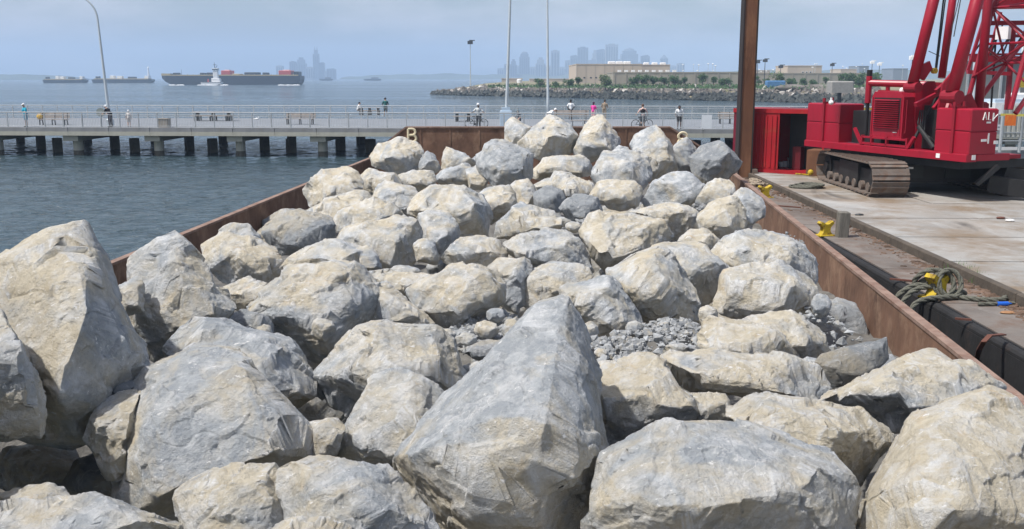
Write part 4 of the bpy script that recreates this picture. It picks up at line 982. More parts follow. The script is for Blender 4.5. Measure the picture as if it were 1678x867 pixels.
for i, px in enumerate(stx):
    p = atz(px, shore_y(px), 0); g = min(1, max(0.05, (px - 705) / 90.)) ** .7
    for off, z in prof:
        if off > 16: # back of the spit: narrow at the tip, opening out to the right
            back = 16 + (off - 16) * min(1, max(.01, ((px - 760) / 200.))) ** 1.5
        else: back = off * (0.25 + .75 * g)
        zz = z if z < 0 else z * g
        b.v.append((p.x * (1 + back / p.y), p.y + back, zz))
nP = len(prof); m_ = len(stx)
b.f += [(i * nP + j, (i + 1) * nP + j, (i + 1) * nP + j + 1, i * nP + j + 1) for i in range(m_ - 1) for j in range(nP - 1)]
o = b.build('spit_ground', SOIL); tag(o, 'low grassy spit of land behind the pier', kind='structure')
def riprap(name, m, n, o0, o1, z0, z1, s0, s1, seed, label):
    r = random.Random(seed); b = MB()
    for _ in range(n):
        px = 709 + (1440 - 709) * r.random(); p = atz(px, shore_y(px), 0); g = min(1, max(.05, (px - 705) / 90.)) ** .7
        t = r.random(); back = (o0 + (o1 - o0) * t) * (.25 + .75 * g); z = (z0 + (z1 - z0) * t) * g + r.uniform(-.05, .25); s = r.uniform(s0, s1)
        M = Matrix.Rotation(r.uniform(0, 6), 3, 'Z') @ Matrix.Rotation(r.uniform(0, 6), 3, 'X'); c = Vector((p.x * (1 + back / p.y), p.y + back, z))
        vs = [c + M @ Vector((x * s * r.uniform(.6, 1.2), y * s * r.uniform(.6, 1.2), zz * s * r.uniform(.5, 1))) for x, y, zz in ((1, .2, 0), (-.9, .3, .1), (.1, 1, 0), (0, -1, .2), (.1, 0, 1), (-.1, .1, -1))]
        b.add(vs, [(0, 2, 4), (2, 1, 4), (1, 3, 4), (3, 0, 4), (2, 0, 5), (1, 2, 5), (3, 1, 5), (0, 3, 5)])
    o = b.build(name, m); tag(o, label, 'rocks', kind='stuff')
riprap('riprap', WETROCK, 1300, -1.5, 3.5, -.2, 1.3, .6, 1.4, 3, 'dark weed covered rocks at the waterline of the spit')
riprap('riprap', PALEROCK, 1500, 2.5, 11, 1.0, 2.9, .4, 1.3, 4, 'tan and grey rocks on the bank of the spit')
riprap('riprap', mat('white_riprap', (.48, .45, .41), .9, var=.2, scale=.4), 100, 3, 10, 1.3, 2.9, .5, 1.4, 14, 'scattered whitish rocks on the bank of the spit')
GREEN = mat('dark_foliage', (0.045, 0.10, 0.032), .8, var=.5, scale=.9, bump=0)
GREEN2 = mat('light_foliage', (0.075, 0.12, 0.04), .8, var=.45, scale=.9, bump=0)
BARK = mat('bark', (0.09, 0.07, 0.05), .9, bump=.2)
def bush(px, py, w, h, Y, label, name='bush', g=GREEN, seed=1, group='bushes on the spit', cat='bush'):
    """crown of many small leaf cards in clumps over a forked stem; py is the foot of the plant"""
    r = random.Random(seed); k = Y / FPX; p = aty(px, py, Y); W, H = w * k, h * k
    t = thing(name, label, cat, loc=p, group=group); b = MB(); T = MB()
    T.tube((0, 0, -.6), (0, 0, H * .4), W * .05, W * .03, 6)
    cl = []
    for _ in range(11):
        a = r.uniform(0, 6.28); q = r.uniform(.15, .8); c = Vector((math.cos(a) * q * W * .5, math.sin(a) * q * W * .4, H * r.uniform(.28, .85))); cl.append(c)
        T.tube((0, 0, H * .25), c, W * .02, W * .008, 4)
    for c in cl:
        R0 = W * r.uniform(.13, .24)
        for _ in range(85):
            v = Vector((r.gauss(0, 1), r.gauss(0, 1), r.gauss(0, 1))).normalized() * R0 * r.uniform(.5, 1.1); s = W * r.uniform(.03, .06)
            d = Vector((r.gauss(0, 1), r.gauss(0, 1), r.gauss(0, 1))).normalized(); e = d.orthogonal().normalized(); q = c + v; q.z = max(.05, q.z)
            b.add([q - d * s, q - e * s * .6, q + d * s, q + e * s * .6], [(0, 1, 2, 3)])
    b.build('crown', g, t); T.build('stem', BARK, t)
pos = [(885, 146, 16, 14, 'round bush left of the second lamp pole on the spit'), (912, 144, 12, 9, 'small bush right of the second lamp pole on the spit'), (933, 144, 17, 12, 'bush left of the beige warehouse'), (948, 142, 14, 13, 'dark bush at the left corner of the beige warehouse'),
       (992, 148, 22, 24, 'tall light green shrub before the long grey wall'), (1038, 139, 16, 10, 'first bush of the row before the grey wall'), (1052, 140, 22, 14, 'broad second bush of the row before the grey wall'), (1070, 139, 18, 12, 'third bush of the row before the grey wall'),
       (1088, 139, 18, 11, 'fourth bush of the row before the grey wall'), (1106, 140, 20, 13, 'fifth bush of the row before the grey wall'), (1121, 139, 14, 10, 'last low bush of the row before the grey wall'), (1151, 138, 17, 15, 'round tree left of the pair near the steel pile'), (1169, 138, 14, 12, 'smaller round tree of the pair near the steel pile'),
       (1190, 139, 22, 7, 'flat bush left of the steel pile'), (1243, 140, 12, 14, 'narrow bush just right of the steel pile'), (1256, 140, 12, 11, 'small dark bush second right of the steel pile'), (1275, 142, 22, 20, 'tall green bush above the blue object on the spit'), (1297, 141, 20, 9, 'low bush under the building with three windows'),
       (1316, 142, 16, 11, 'round bush under the building with three windows'), (1332, 141, 16, 8, 'low bush between the two gravel mounds'), (1352, 141, 12, 13, 'dark bush left of the grey box on a post'), (1388, 146, 26, 22, 'large bush right of the grey box on a post'), (1408, 147, 26, 24, 'big dark bush behind the crane bonnet'), (1432, 147, 30, 22, 'bush mostly hidden behind the crane bonnet')]
for i, (px, py, w, h, lb_) in enumerate(pos):
    bush(px, py, w * 1.15, h * 1.15, 290 - (px - 885) * .045, lb_, g=GREEN2 if i in (4, 16) else GREEN, seed=30 + i)
# low scrub strip
r = random.Random(9); b = MB()
for _ in range(15000):
    px = r.uniform(800, 1440); Y = r.uniform(262, 330) - (px - 880) * .05; p = aty(px, 140, Y); s = r.uniform(.15, .5); z = 3.1 + r.uniform(0, .9) * r.random()
    if px < 1000 and r.random() < .55: continue
    d = Vector((r.gauss(0, 1), r.gauss(0, 1), abs(r.gauss(0, 1)))).normalized() * s; e = d.orthogonal().normalized() * s * .5; q = Vector((p.x, Y, z))
    b.add([q - e, q + e, q + d], [(0, 1, 2)])
o = b.build('scrub', GREEN); tag(o, 'low green scrub and weeds along the top of the spit', 'scrub', kind='stuff')

BEIGE = mat('beige_warehouse_wall', (0.46, 0.385, 0.31), .9, var=.08, scale=.15, bump=0, stretch=(1, 1, .2))
mat('harbour_blue_block', (.2, .24, .3), .8, bump=0)
GWALL = mat('grey_tan_wall', (0.29, 0.265, 0.215), .9, var=.14, scale=.2, bump=0, stretch=(1, 1, .15))
ROOFW = mat('white_roof_unit', (.75, .75, .74), .5, bump=0); DARKW = mat('dark_opening', (.025, .028, .03), .5, bump=0)
def block(name, x0, x1, yt, Y, depth, m, label, cat='building', zb=2.6, par=1.2, parts=()):
    p0, p1 = aty(x0, yt, Y), aty(x1, yt, Y); w = p1.x - p0.x; H = p0.z - zb
    t = thing(name, label, cat, loc=(p0.x, Y, zb)); b = MB(); b.bx(0, w, 0, depth, 0, H); b.build('wall', m, t)
    b = MB(); b.bx(-.15, w + .15, -.15, depth + .15, H, H + .35); b.build('roof', m, t)
    return t, w, H
t, w, H = block('warehouse', 945, 1052, 106, 440, 60, BEIGE, 'tall windowless beige warehouse on the spit below the skyline')
for k in range(7): b = MB(); b.bx(w * k / 7 - .06, w * k / 7 + .06, -.1, 0, 0, H - .1); b.build('wall_seam', GWALL, t)
for k, x in enumerate((.12, .22, .3, .45)): b = MB(); b.bx(w * x - .4, w * x + .4, -.06, 0, H * .32, H * .39); b.build('vent', DARKW, t)
for k, x in enumerate((.5, .62, .74)): b = MB(); b.bev(w * x, w * x + 3, 4, 8, H + .35, H + 1.5, .2); b.build('roof_unit', ROOFW, t)
t, w, H = block('warehouse', 1052, 1098, 107, 455, 50, BEIGE, 'lower beige annex right of the windowless warehouse')
for k in range(3): b = MB(); b.bev(w * (.1 + .3 * k), w * (.1 + .3 * k) + 2.4, 3, 6, H + .35, H + 1.3, .2); b.build('roof_unit', ROOFW, t)
t, w, H = block('long_shed', 1005, 1232, 119.5, 380, 26, GWALL, 'long low grey tan shed in front of the beige warehouse')
for k in range(12): b = MB(); b.bx(w * (k + .03) / 12, w * (k + .03) / 12 + .5, -.25, 0, 0, H - .1); b.build('pilaster', GWALL, t)
for k in range(9): b = MB(); b.bx(w * .05 * k + 2, w * .05 * k + 3.2, 2, 4, H + .35, H + 1.1); b.build('roof_unit', ROOFW, t)
t, w, H = block('long_shed', 1236, 1440, 121, 420, 24, GWALL, 'second long grey tan shed right of the steel pile')
for k in range(10): b = MB(); b.bx(w * (k + .03) / 10, w * (k + .03) / 10 + .5, -.25, 0, 0, H - .1); b.build('pilaster', GWALL, t)
t, w, H = block('brick_building', 1291, 1347, 108.5, 480, 22, BEIGE, 'pale square building with three dark windows right of the steel pile')
for k in range(3):
    b = MB(); x = w * (.42 + .11 * k); b.bx(x, x + w * .055, -.12, 0, H * .42, H * .72); wn_ = b.build('window', ROOFW, t); b = MB(); b.bx(x + .12, x + w * .055 - .12, -.16, -.121, H * .44, H * .70); b.build('pane', DARKW, wn_)
for x0, x1, yt, Y, lb_ in ((1378, 1404, 114, 600, 'low pinkish building behind the bushes left of the crane'), (1408, 1424, 109, 640, 'bluish tower block behind the crane bonnet'), (1464, 1488, 113, 640, 'bluish block seen under the crane masts'), (1240, 1262, 116, 620, 'small far building just right of the steel pile')):
    block('far_building', x0, x1, yt, Y, 20, BEIGE if x0 in (1378, 1240) else MATS['harbour_blue_block'], lb_)
for x0, x1, yt, Y, lb_ in ((822, 856, 129.5, 520, 'white low sheds left of the storage tank'), (868, 940, 130, 560, 'long low sheds right of the storage tank')):
    block('low_shed', x0, x1, yt, Y, 14, BEIGE, lb_)
p = aty(851, 139, 470); t = thing('storage_tank', 'white round storage tank between the two lamp poles on the spit', 'tank', loc=p); k = 470 / FPX
b = MB(); b.tube((0, 0, 0), (0, 0, 8 * k), 4.2 * k, n=20); b.build('tank_shell', ROOFW, t); b = MB(); b.ball((0, 0, 8 * k), 4.2 * k, 16, 6, 1, 1, .35); b.build('tank_dome', ROOFW, t, smooth=True)
b = MB(); bl_ = aty(1270, 142, 255); b.bev(-2.4, 2.4, -1, 1, -.6, 1.5, .2); o = b.build('skip', mat('blue_skip', (.08, .20, .38), .6), loc=bl_); tag(o, 'blue skip in the bushes on the spit', 'skip')
for x, lb_ in ((1298, 'left pale gravel mound on the spit'), (1340, 'right pale gravel mound on the spit')):
    b = MB(); b.ball((0, 0, 0), 2.6, 16, 8, 1.6, .8, .34); o = b.build('gravel_mound', PALEROCK, loc=aty(x, 144, 245), smooth=True); tag(o, lb_, 'gravel mound')
p = aty(1375, 167, 150); t = thing('post_box', 'grey brown cabinet on a post on the bank of the spit', 'cabinet', loc=(p.x, 150, 1.2)); b = MB(); zt_ = aty(1375, 152, 150).z - 1.2
b.tube((0, 0, 0), (0, 0, zt_), .3, n=8); b.build('post', IRON, t); b = MB(); b.bev(-1.7, 1.7, -1.2, 1.2, zt_, zt_ + 1.7, .15); b.build('cabinet_box', mat('grey_brown_cabinet', (.3, .29, .27), .8), t)
LM = mat('pale_lamp_glass', (.85, .86, .86), .3, bump=0, var=.02)
lampsx = [(771, 68, 141, 345, 'thin floodlight mast at the tip of the spit'), (1240, 100, 140, 400, 'utility pole just right of the steel pile'), (1252, 98, 140, 400, 'second utility pole right of the steel pile'), (1278, 108, 140, 400, 'utility pole left of the building with three windows'),
          (1427, 101, 140, 430, 'utility pole behind the left mast of the crane'), (1439, 104, 140, 430, 'short utility pole behind the left mast of the crane'), (1362, 105, 140, 430, 'utility pole left of the crane bonnet'), (1492, 93, 140, 300, 'curved street lamp left of the crane masts')]
for px, yt, yb, Y, lb_ in lampsx:
    p = aty(px, yb, Y); H = aty(px, yt, Y).z - p.z; t = thing('light_mast', lb_, 'mast', loc=p); b = MB(); b.tube((0, 0, -1), (0, 0, H), .22, .1, 8); b.build('pole', POLE if px < 800 else IRON, t)
    b = MB(); b.bev(-.9, .9, -.4, .4, H - .9, H + .2, .1); b.bx(-.3, 1.6, -.2, .2, H + .2, H + .5); b.build('floodlight', IRON if px < 1400 else LM, t)
r = random.Random(44)
for k in range(26):
    px = r.uniform(1100, 1480); Y = r.uniform(440, 700); yt = r.uniform(104, 118); p = aty(px, 130, Y); H = aty(px, yt, Y).z - 3.4
    t = thing('light_mast', 'distant thin light mast with a pale lamp above the long sheds', 'mast', loc=(p.x, Y, 3.3), group='distant light masts behind the sheds'); b = MB(); b.tube((0, 0, 0), (0, 0, H), .12, .08, 5); b.build('pole', POLE, t); b = MB(); b.ball((0, 0, H), .42, 6, 4, 1.3, 1, .6); b.build('lamp', LM, t)

# far low shore
HILL = mat('far_shore_wood', (.07, .09, .06), .95, bump=0, var=.3, scale=.01)
def ridge(x0, x1, Y, yt, label, seed, amp=2.0):
    r = random.Random(seed); b = MB(); pts = []; n = 40
    for i in range(n + 1):
        px = x0 + (x1 - x0) * i / n; e = min(1, 4 * i / n, 4 * (n - i) / n) ** .6; pts.append((px, yt + (127 - yt) * (1 - e) - r.uniform(0, amp) * e))
    for i, (px, py) in enumerate(pts):
        a = aty(px, py, Y); b.v += [(a.x, Y - 60, -.5), (a.x, Y, max(.3, a.z)), (a.x * 1.02, Y + 160, -.5)]
    b.f += [(3 * i + j, 3 * i + 3 + j, 3 * i + 4 + j, 3 * i + 1 + j) for i in range(n) for j in (0, 1)]
    o = b.build('hills', HILL); tag(o, label, kind='structure')
ridge(-200, 130, 2600, 122.5, 'low hazy shore at the far left', 1); ridge(560, 1010, 3300, 123, 'low hazy shore behind the spit', 2, 3); ridge(1000, 1900, 2400, 117, 'low hazy shore at the right', 3, 4)
# ------------------------------------------------------------------ skyline
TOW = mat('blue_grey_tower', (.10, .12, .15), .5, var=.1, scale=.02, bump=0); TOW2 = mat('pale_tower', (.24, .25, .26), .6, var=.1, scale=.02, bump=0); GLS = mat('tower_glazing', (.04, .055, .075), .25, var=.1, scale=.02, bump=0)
SKY = 3400.
def tower(x0, x1, yt, kind, label, m=None, Y=SKY):
    m = m or TOW; p0, p1 = aty(x0, yt, Y), aty(x1, yt, Y); w = p1.x - p0.x; H = p0.z
    t = thing('skyscraper', label, 'skyscraper', loc=(p0.x, Y, 0)); d = max(18, w * .8); b = MB(); top = H
    if kind == 'step': b.bx(0, w, 0, d, 0, H * .72); b.bx(w * .14, w * .86, 3, d - 3, H * .72, H * .9); b.bx(w * .3, w * .7, 6, d - 6, H * .9, H); f = .72
    elif kind == 'dome': b.bx(0, w, 0, d, 0, H * .8); b.bx(w * .1, w * .9, 2, d - 2, H * .8, H * .9); b.ball((w / 2, d / 2, H * .9), w * .34, 12, 6, 1, .8, H * .1 / (w * .34)); f = .8
    elif kind == 'spire': b.bx(0, w, 0, d, 0, H * .82); b.bx(w * .2, w * .8, 4, d - 4, H * .82, H * .94); b.tube((w * .3, d / 2, H * .94), (w * .3, d / 2, H * 1.06), 2, .5, 6); b.tube((w * .7, d / 2, H * .94), (w * .7, d / 2, H * 1.06), 2, .5, 6); f = .8
    elif kind == 'point': b.bx(0, w, 0, d, 0, H * .85); b.tube((w / 2, d / 2, H * .85), (w / 2, d / 2, H), w * .62, w * .12, 4); f = .85
    elif kind == 'slant': b.prism([(0, 0), (w, 0), (w, H * .93), (w * .75, H), (0, H * .96)], 0, d); f = .9
    else: b.bx(0, w, 0, d, 0, H); b.bx(w * .25, w * .75, d * .3, d * .7, H, H * 1.03); f = .97
    b.build('tower_shaft', m, t)
    b = MB(); n = max(3, int(w / 7))
    for i in range(n): x = w * (i + .25) / n; b.bx(x, x + w / n * .5, -.6, 0, 4, H * f - 4)
    b.build('window_band', GLS, t)
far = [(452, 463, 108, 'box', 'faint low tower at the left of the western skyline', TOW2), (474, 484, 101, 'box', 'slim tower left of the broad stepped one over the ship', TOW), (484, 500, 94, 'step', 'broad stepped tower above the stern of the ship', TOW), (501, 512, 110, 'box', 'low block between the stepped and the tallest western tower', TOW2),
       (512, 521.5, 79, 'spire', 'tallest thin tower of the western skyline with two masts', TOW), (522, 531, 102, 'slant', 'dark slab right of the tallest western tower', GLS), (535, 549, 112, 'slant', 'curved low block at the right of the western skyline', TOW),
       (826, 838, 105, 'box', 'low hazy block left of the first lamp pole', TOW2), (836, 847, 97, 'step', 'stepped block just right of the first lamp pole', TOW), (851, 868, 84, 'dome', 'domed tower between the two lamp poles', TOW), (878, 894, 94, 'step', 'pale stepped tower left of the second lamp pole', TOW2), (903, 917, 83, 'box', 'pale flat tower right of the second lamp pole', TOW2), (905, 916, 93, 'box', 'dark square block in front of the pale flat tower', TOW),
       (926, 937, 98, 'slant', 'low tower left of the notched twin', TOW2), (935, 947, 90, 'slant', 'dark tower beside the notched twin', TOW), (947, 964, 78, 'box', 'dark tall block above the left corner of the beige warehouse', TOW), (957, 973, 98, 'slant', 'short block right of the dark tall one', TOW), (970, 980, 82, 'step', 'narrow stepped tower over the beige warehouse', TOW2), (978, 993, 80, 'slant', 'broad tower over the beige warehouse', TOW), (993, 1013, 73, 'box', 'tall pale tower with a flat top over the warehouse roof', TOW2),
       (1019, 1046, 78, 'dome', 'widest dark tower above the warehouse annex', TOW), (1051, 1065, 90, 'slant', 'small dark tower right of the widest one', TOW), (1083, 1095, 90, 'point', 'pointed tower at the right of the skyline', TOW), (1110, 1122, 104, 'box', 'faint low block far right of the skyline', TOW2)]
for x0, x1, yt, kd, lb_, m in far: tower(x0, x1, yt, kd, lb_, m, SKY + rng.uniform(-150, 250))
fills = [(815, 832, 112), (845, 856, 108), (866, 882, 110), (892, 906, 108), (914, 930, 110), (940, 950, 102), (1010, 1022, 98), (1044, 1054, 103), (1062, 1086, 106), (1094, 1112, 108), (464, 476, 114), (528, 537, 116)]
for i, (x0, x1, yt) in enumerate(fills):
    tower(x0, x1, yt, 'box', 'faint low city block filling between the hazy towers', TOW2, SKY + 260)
for o in sc.objects:
    if o.get('label') == 'faint low city block filling between the hazy towers': o['group'] = 'low blocks between the hazy towers'

# ------------------------------------------------------------------ vessels
NAVY = mat('black_hull_paint', (.012, .016, .022), .5, var=.15, scale=.1, bump=0); HRED = mat('red_deckhouse', (.50, .07, .05), .6, bump=0); HYEL = mat('buff_rail_paint', (.45, .36, .18), .7, bump=0); FOAM = mat('white_foam', (.8, .82, .83), .9, var=.05)
def hull(b, Lh, W, H, rake_l, rake_r, draft=-.4):
    st = [(0, .55, H * .72), (rake_l * .4, .8, H * .3), (rake_l, 1, draft), (Lh - rake_r, 1, draft), (Lh - rake_r * .3, .95, H * .25), (Lh, .85, H * .6)]
    vs = []
    for x, hw, zb in st: vs += [(x, -W / 2 * hw, H), (x, -W / 2 * hw * .96, zb), (x, W / 2 * hw * .96, zb), (x, W / 2 * hw, H)]
    n = len(st); fs = [(i * 4 + j, i * 4 + (j + 1) % 4, i * 4 + 4 + (j + 1) % 4, i * 4 + 4 + j) for i in range(n - 1) for j in range(4)]
    fs += [(3, 2, 1, 0), ((n - 1) * 4, (n - 1) * 4 + 1, (n - 1) * 4 + 2, (n - 1) * 4 + 3)]
    return b.add(vs, fs)
Y = 830.; k = Y / FPX; p = aty(270, 138, Y); Ls = 222 * k; t = thing('tank_barge', 'large black hulled tank barge under way on the left', 'ship', loc=(p.x, Y, 0))
b = MB(); hull(b, Ls, 22, 7.2, 10, 3); b.build('hull', NAVY, t)
b = MB(); b.bx(1.5, Ls - 1, -10.4, -10.1, 7.2, 8.0); b.bx(-.3, 7, -6, 6, 7.2, 9.0); b.build('bulwark', HYEL, t)
b = MB()
for i in range(24): x = 4 + i * Ls / 25; b.tube((x, -9, 7.2), (x, -9, 8.6), .12, n=5)
b.build('rail_post', HYEL, t)['kind'] = 'stuff'
for x0, w_, h_, m, nm in ((95 * k, 15 * k, 4.2, HRED, 'deckhouse'), (187 * k, 20 * k, 4.2, HRED, 'deckhouse'), (211 * k, 8 * k, 3.4, NAVY, 'stern_winch'), (132 * k, 21 * k, 2.8, IRON, 'pipe_manifold'), (18 * k, 5 * k, 2.4, IRON, 'winch'), (61 * k, 6 * k, 2.4, IRON, 'winch'), (72 * k, 7 * k, 2.6, IRON, 'winch'), (161 * k, 6 * k, 2.6, IRON, 'winch'), (113 * k, 12 * k, 1.6, HYEL, 'pipe_run')):
    b = MB(); b.bev(x0, x0 + w_, -6, 6, 7.2, 7.2 + h_, .3); ob = b.build(nm, m, t)
    if m is HRED: b = MB(); b.bx(x0 + w_ * .3, x0 + w_ * .8, -4, 2, 7.21 + h_, 7.9 + h_); b.build('roof_unit', ROOFW, t)
b = MB(); b.tube((28 * k, 0, 7.2), (28 * k, 0, 12.5), .18, .1, 6); b.build('mast', IRON, t)
Y = 775.; k = Y / FPX; p = aty(330, 138, Y); t = thing('tugboat', 'white tugboat with a tall wheelhouse tower alongside the black barge', 'tugboat', loc=(p.x, Y, 0)); Lt = 34 * k
b = MB(); hull(b, Lt, 6, 2.4, 1.5, 2.5); b.build('hull', ROOFW, t)
b = MB(); b.bx(.3, Lt - .3, -3.02, -2.9, 2.0, 2.4); b.bx(1, Lt - 1, -2.9, 2.9, .0, .5); b.build('fender', NAVY, t)
b = MB(); b.bev(Lt * .52, Lt * .92, -2, 2, 2.4, 5.2, .2); b.build('deckhouse', ROOFW, t); b = MB(); b.bev(Lt * .60, Lt * .82, -1.5, 1.5, 5.2, 11.0, .2); b.build('wheelhouse_tower', ROOFW, t)
b = MB(); b.bev(Lt * .57, Lt * .85, -1.8, 1.8, 11.0, 12.8, .2); b.build('wheelhouse', POLE, t); b = MB(); b.bx(Lt * .58, Lt * .84, -1.86, -1.81, 11.6, 12.4); b.build('window', DARKW, t)
b = MB(); b.tube((Lt * .68, 0, 12.8), (Lt * .66, 0, 17.5), .35, .1, 6); b.tube((Lt * .72, 0, 12.8), (Lt * .80, 0, 15), .25, .15, 6); b.bx(Lt * .6, Lt * .76, -.2, .2, 15.2, 15.5); b.build('mast', IRON, t)
b = MB(); b.tube((Lt * .35, -1, 2.4), (Lt * .35, -1, 4.6), .5, .5, 8); b.build('funnel', HRED, t)
b = MB(); r = random.Random(3)
for px, w_ in ((300, 7), (285, 4), (371, 5), (466, 5), (478, 6), (488, 4), (352, 10), (334, 6)):
    p = atz(px, 139.6, .0); 
    for _ in range(12): b.ball((p.x + r.uniform(-w_, w_) * .35, 765 + r.uniform(-2, 2), 0), r.uniform(.3, .9), 6, 4, 2.2, 1, .6)
o = b.build('bow_wave', FOAM); tag(o, 'white foam around the barge and tugboat hulls', 'foam', kind='stuff')
def far_barge(x0, x1, yt, Y, label):
    k = Y / FPX; p = aty(x0, 135, Y); Lb = (x1 - x0) * k; t = thing('tank_barge', label, 'barge', loc=(p.x, Y, 0)); H = aty(x0, yt, Y).z * .75
    b = MB(); hull(b, Lb, 16, H, 3, 3); b.build('hull', NAVY, t); b = MB(); b.bx(Lb * .05, Lb * .95, -6, 6, H, H + .9); b.build('deck_piping', HYEL, t)
    for a, w_, h_, m in ((.06, .05, 2.2, IRON), (.3, .07, 3.0, ROOFW), (.42, .08, 2.6, ROOFW), (.6, .12, 1.8, IRON), (.88, .07, 2.8, ROOFW)): b = MB(); b.bev(Lb * a, Lb * (a + w_), -3, 3, H + .9, H + .9 + h_, .2); b.build('deckhouse', m, t)
far_barge(73, 140, 129, 1080, 'far grey tank barge at the left edge of the harbour'); far_barge(153, 249, 128, 1080, 'longer far tank barge behind the left lamp pole')
for px, w_, Y, lb_ in ((534, 22, 1900, 'small far boat right of the black barge'), (610, 28, 1900, 'small far ship in the middle of the harbour')):
    k = Y / FPX; p = aty(px - w_ / 2, 130, Y); t = thing('far_boat', lb_, 'boat', loc=(p.x, Y, 0)); b = MB(); hull(b, w_ * k, 8, 3.2, 4, 2); b.build('hull', NAVY, t)
    b = MB(); b.bev(w_ * k * .45, w_ * k * .85, -2, 2, 3.2, 6.2, .2); b.build('deckhouse', TOW, t); b = MB(); b.tube((w_ * k * .6, 0, 6.2), (w_ * k * .6, 0, 10), .25, .1, 5); b.build('mast', IRON, t)
p = aty(244, 130, 1700); t = thing('light_tower', 'faint white lighthouse behind the far tank barge', 'lighthouse', loc=(p.x, 1700, 0)); b = MB(); b.tube((0, 0, 0), (0, 0, 9), 3.5, 3.2, 12); b.build('base', TOW2, t); b = MB(); b.tube((0, 0, 9), (0, 0, 21), 1.8, 1.3, 12); b.tube((0, 0, 21), (0, 0, 24), 2, .6, 12); b.build('tower', ROOFW, t)
# ------------------------------------------------------------------ crane barge
ZM, ZS = 2.03, 2.20
DECKC = mat('stained_deck_slab', (0.30, 0.295, 0.28), .95, var=.25, scale=.55, bump=.25, rust=(0.19, .145, .10), rust_amt=.55, bscale=14, rust_scale=.8)
MARG = mat('rusty_grey_deck_plate', (0.165, 0.145, 0.128), .85, var=.25, scale=1.1, bump=.2, rust=(0.14, .095, .07), rust_amt=.5, bscale=20)
BLACKS = mat('black_fender_steel', (0.02, 0.02, 0.021), .8, var=.3, scale=2, bump=.12, rust=(.05, .035, .03), rust_amt=.2)
CURB = mat('dark_timber_curb', (0.085, 0.07, 0.055), .9, var=.3, scale=3, bump=.3)
def add_stain(m, col, scale, stretch, lo, hi, amt, seed):
    n = m.node_tree.nodes; L = m.node_tree.links.new; b = n['Principled BSDF']; src = b.inputs['Base Color'].links[0].from_socket
    tc = n.new('ShaderNodeTexCoord'); mp = n.new('ShaderNodeMapping'); mp.inputs['Scale'].default_value = stretch; mp.inputs['Location'].default_value = (seed, seed * 2, 0)
    L(tc.outputs['Object'], mp.inputs['Vector']); t = n.new('ShaderNodeTexNoise'); t.inputs['Scale'].default_value = scale; t.inputs['Detail'].default_value = 9; t.inputs['Roughness'].default_value = .62; t.inputs['Distortion'].default_value = .5
    L(mp.outputs[0], t.inputs['Vector']); r = n.new('ShaderNodeMapRange'); r.inputs['From Min'].default_value = lo; r.inputs['From Max'].default_value = hi; r.inputs['To Max'].default_value = amt
    L(t.outputs['Fac'], r.inputs['Value']); x = n.new('ShaderNodeMix'); x.data_type = 'RGBA'; L(r.outputs[0], x.inputs['Factor']); L(src, x.inputs['A']); x.inputs['B'].default_value = col + (1,); L(x.outputs['Result'], b.inputs['Base Color'])
add_stain(DECKC, (.20, .135, .075), .22, (1, .45, 1), .50, .68, .45, 3)      # brown mud dragged along the barge
add_stain(DECKC, (.055, .05, .045), .5, (1, .5, 1), .60, .70, .75, 9)         # oil
add_stain(DECKC, (.40, .395, .38), 1.3, (1, .3, 1), .60, .72, .5, 14)          # cement dust
add_stain(MARG, (.075, .05, .035), .7, (1, .5, 1), .52, .68, .8, 5); add_stain(MARG, (.27, .25, .23), 1.6, (1, .5, 1), .58, .72, .6, 8)
e0, e1 = atz(1359, 402, ZM), atz(1678, 581, ZM); c0_, c1_ = atz(1229, 282, ZS), atz(1678, 485, ZS)
ed = (e0 - e1); ed.z = 0; ed.normalize(); cd = (c0_ - c1_); cd.z = 0; cd.normalize(); ddir = (ed + cd).normalized()
DRZ = math.atan2(-ddir.x, ddir.y)
D0 = Vector((e1.x, e1.y, 0)); dn = Vector((ddir.y, -ddir.x, 0))     # dn points away from the loaded barge
def dk(s, a, z): return D0 + ddir * s + dn * a + Vector((0, 0, z))
def dl(v): v = Vector(v) - D0; return v.dot(dn), v.dot(ddir)          # local x,y of a world point
cur = (dl(c0_)[0] + dl(c1_)[0]) / 2
deckb = thing('deck_barge', 'flat steel and concrete decked barge carrying the red crane', 'barge', loc=D0, rz=DRZ)
y0, y1, xw = -9.0, dl(atz(1229, 277, ZS))[1] + 7, 27.0
b = MB(); b.bx(.13, xw, y0, y1, -1.2, ZM - .004); b.build('hull', BLACKS, deckb)
b = MB(); b.bx(.0, .14, y0, y1, .3, ZM - .12); b.path([(.09, y0, ZM - .09), (.09, y1, ZM - .09)], .085, 12);
b.build('fender', BLACKS, deckb, smooth=False)
nn = 14
for k in range(nn):
    a, c = y0 + (y1 - y0) * k / nn, y0 + (y1 - y0) * (k + 1) / nn
    b = MB(); b.bx(.16, cur - .16, a + .008, c - .008, ZM - .003, ZM + .012 + .004 * (k % 3)); b.build('margin_plate', MARG, deckb)
    b = MB(); b.bev(cur - .15, cur, a + .02, c - .02, ZM, ZS + .03, .02); b.build('curb_timber', CURB, deckb)
    for j in range(6):
        x = cur + .012 + j * 3.2; b = MB(); b.bx(x, x + 3.185, a + .01, c - .01, ZM, ZS + .009 * ((k * 5 + j * 3) % 4)); b.build('deck_slab', DECKC, deckb)
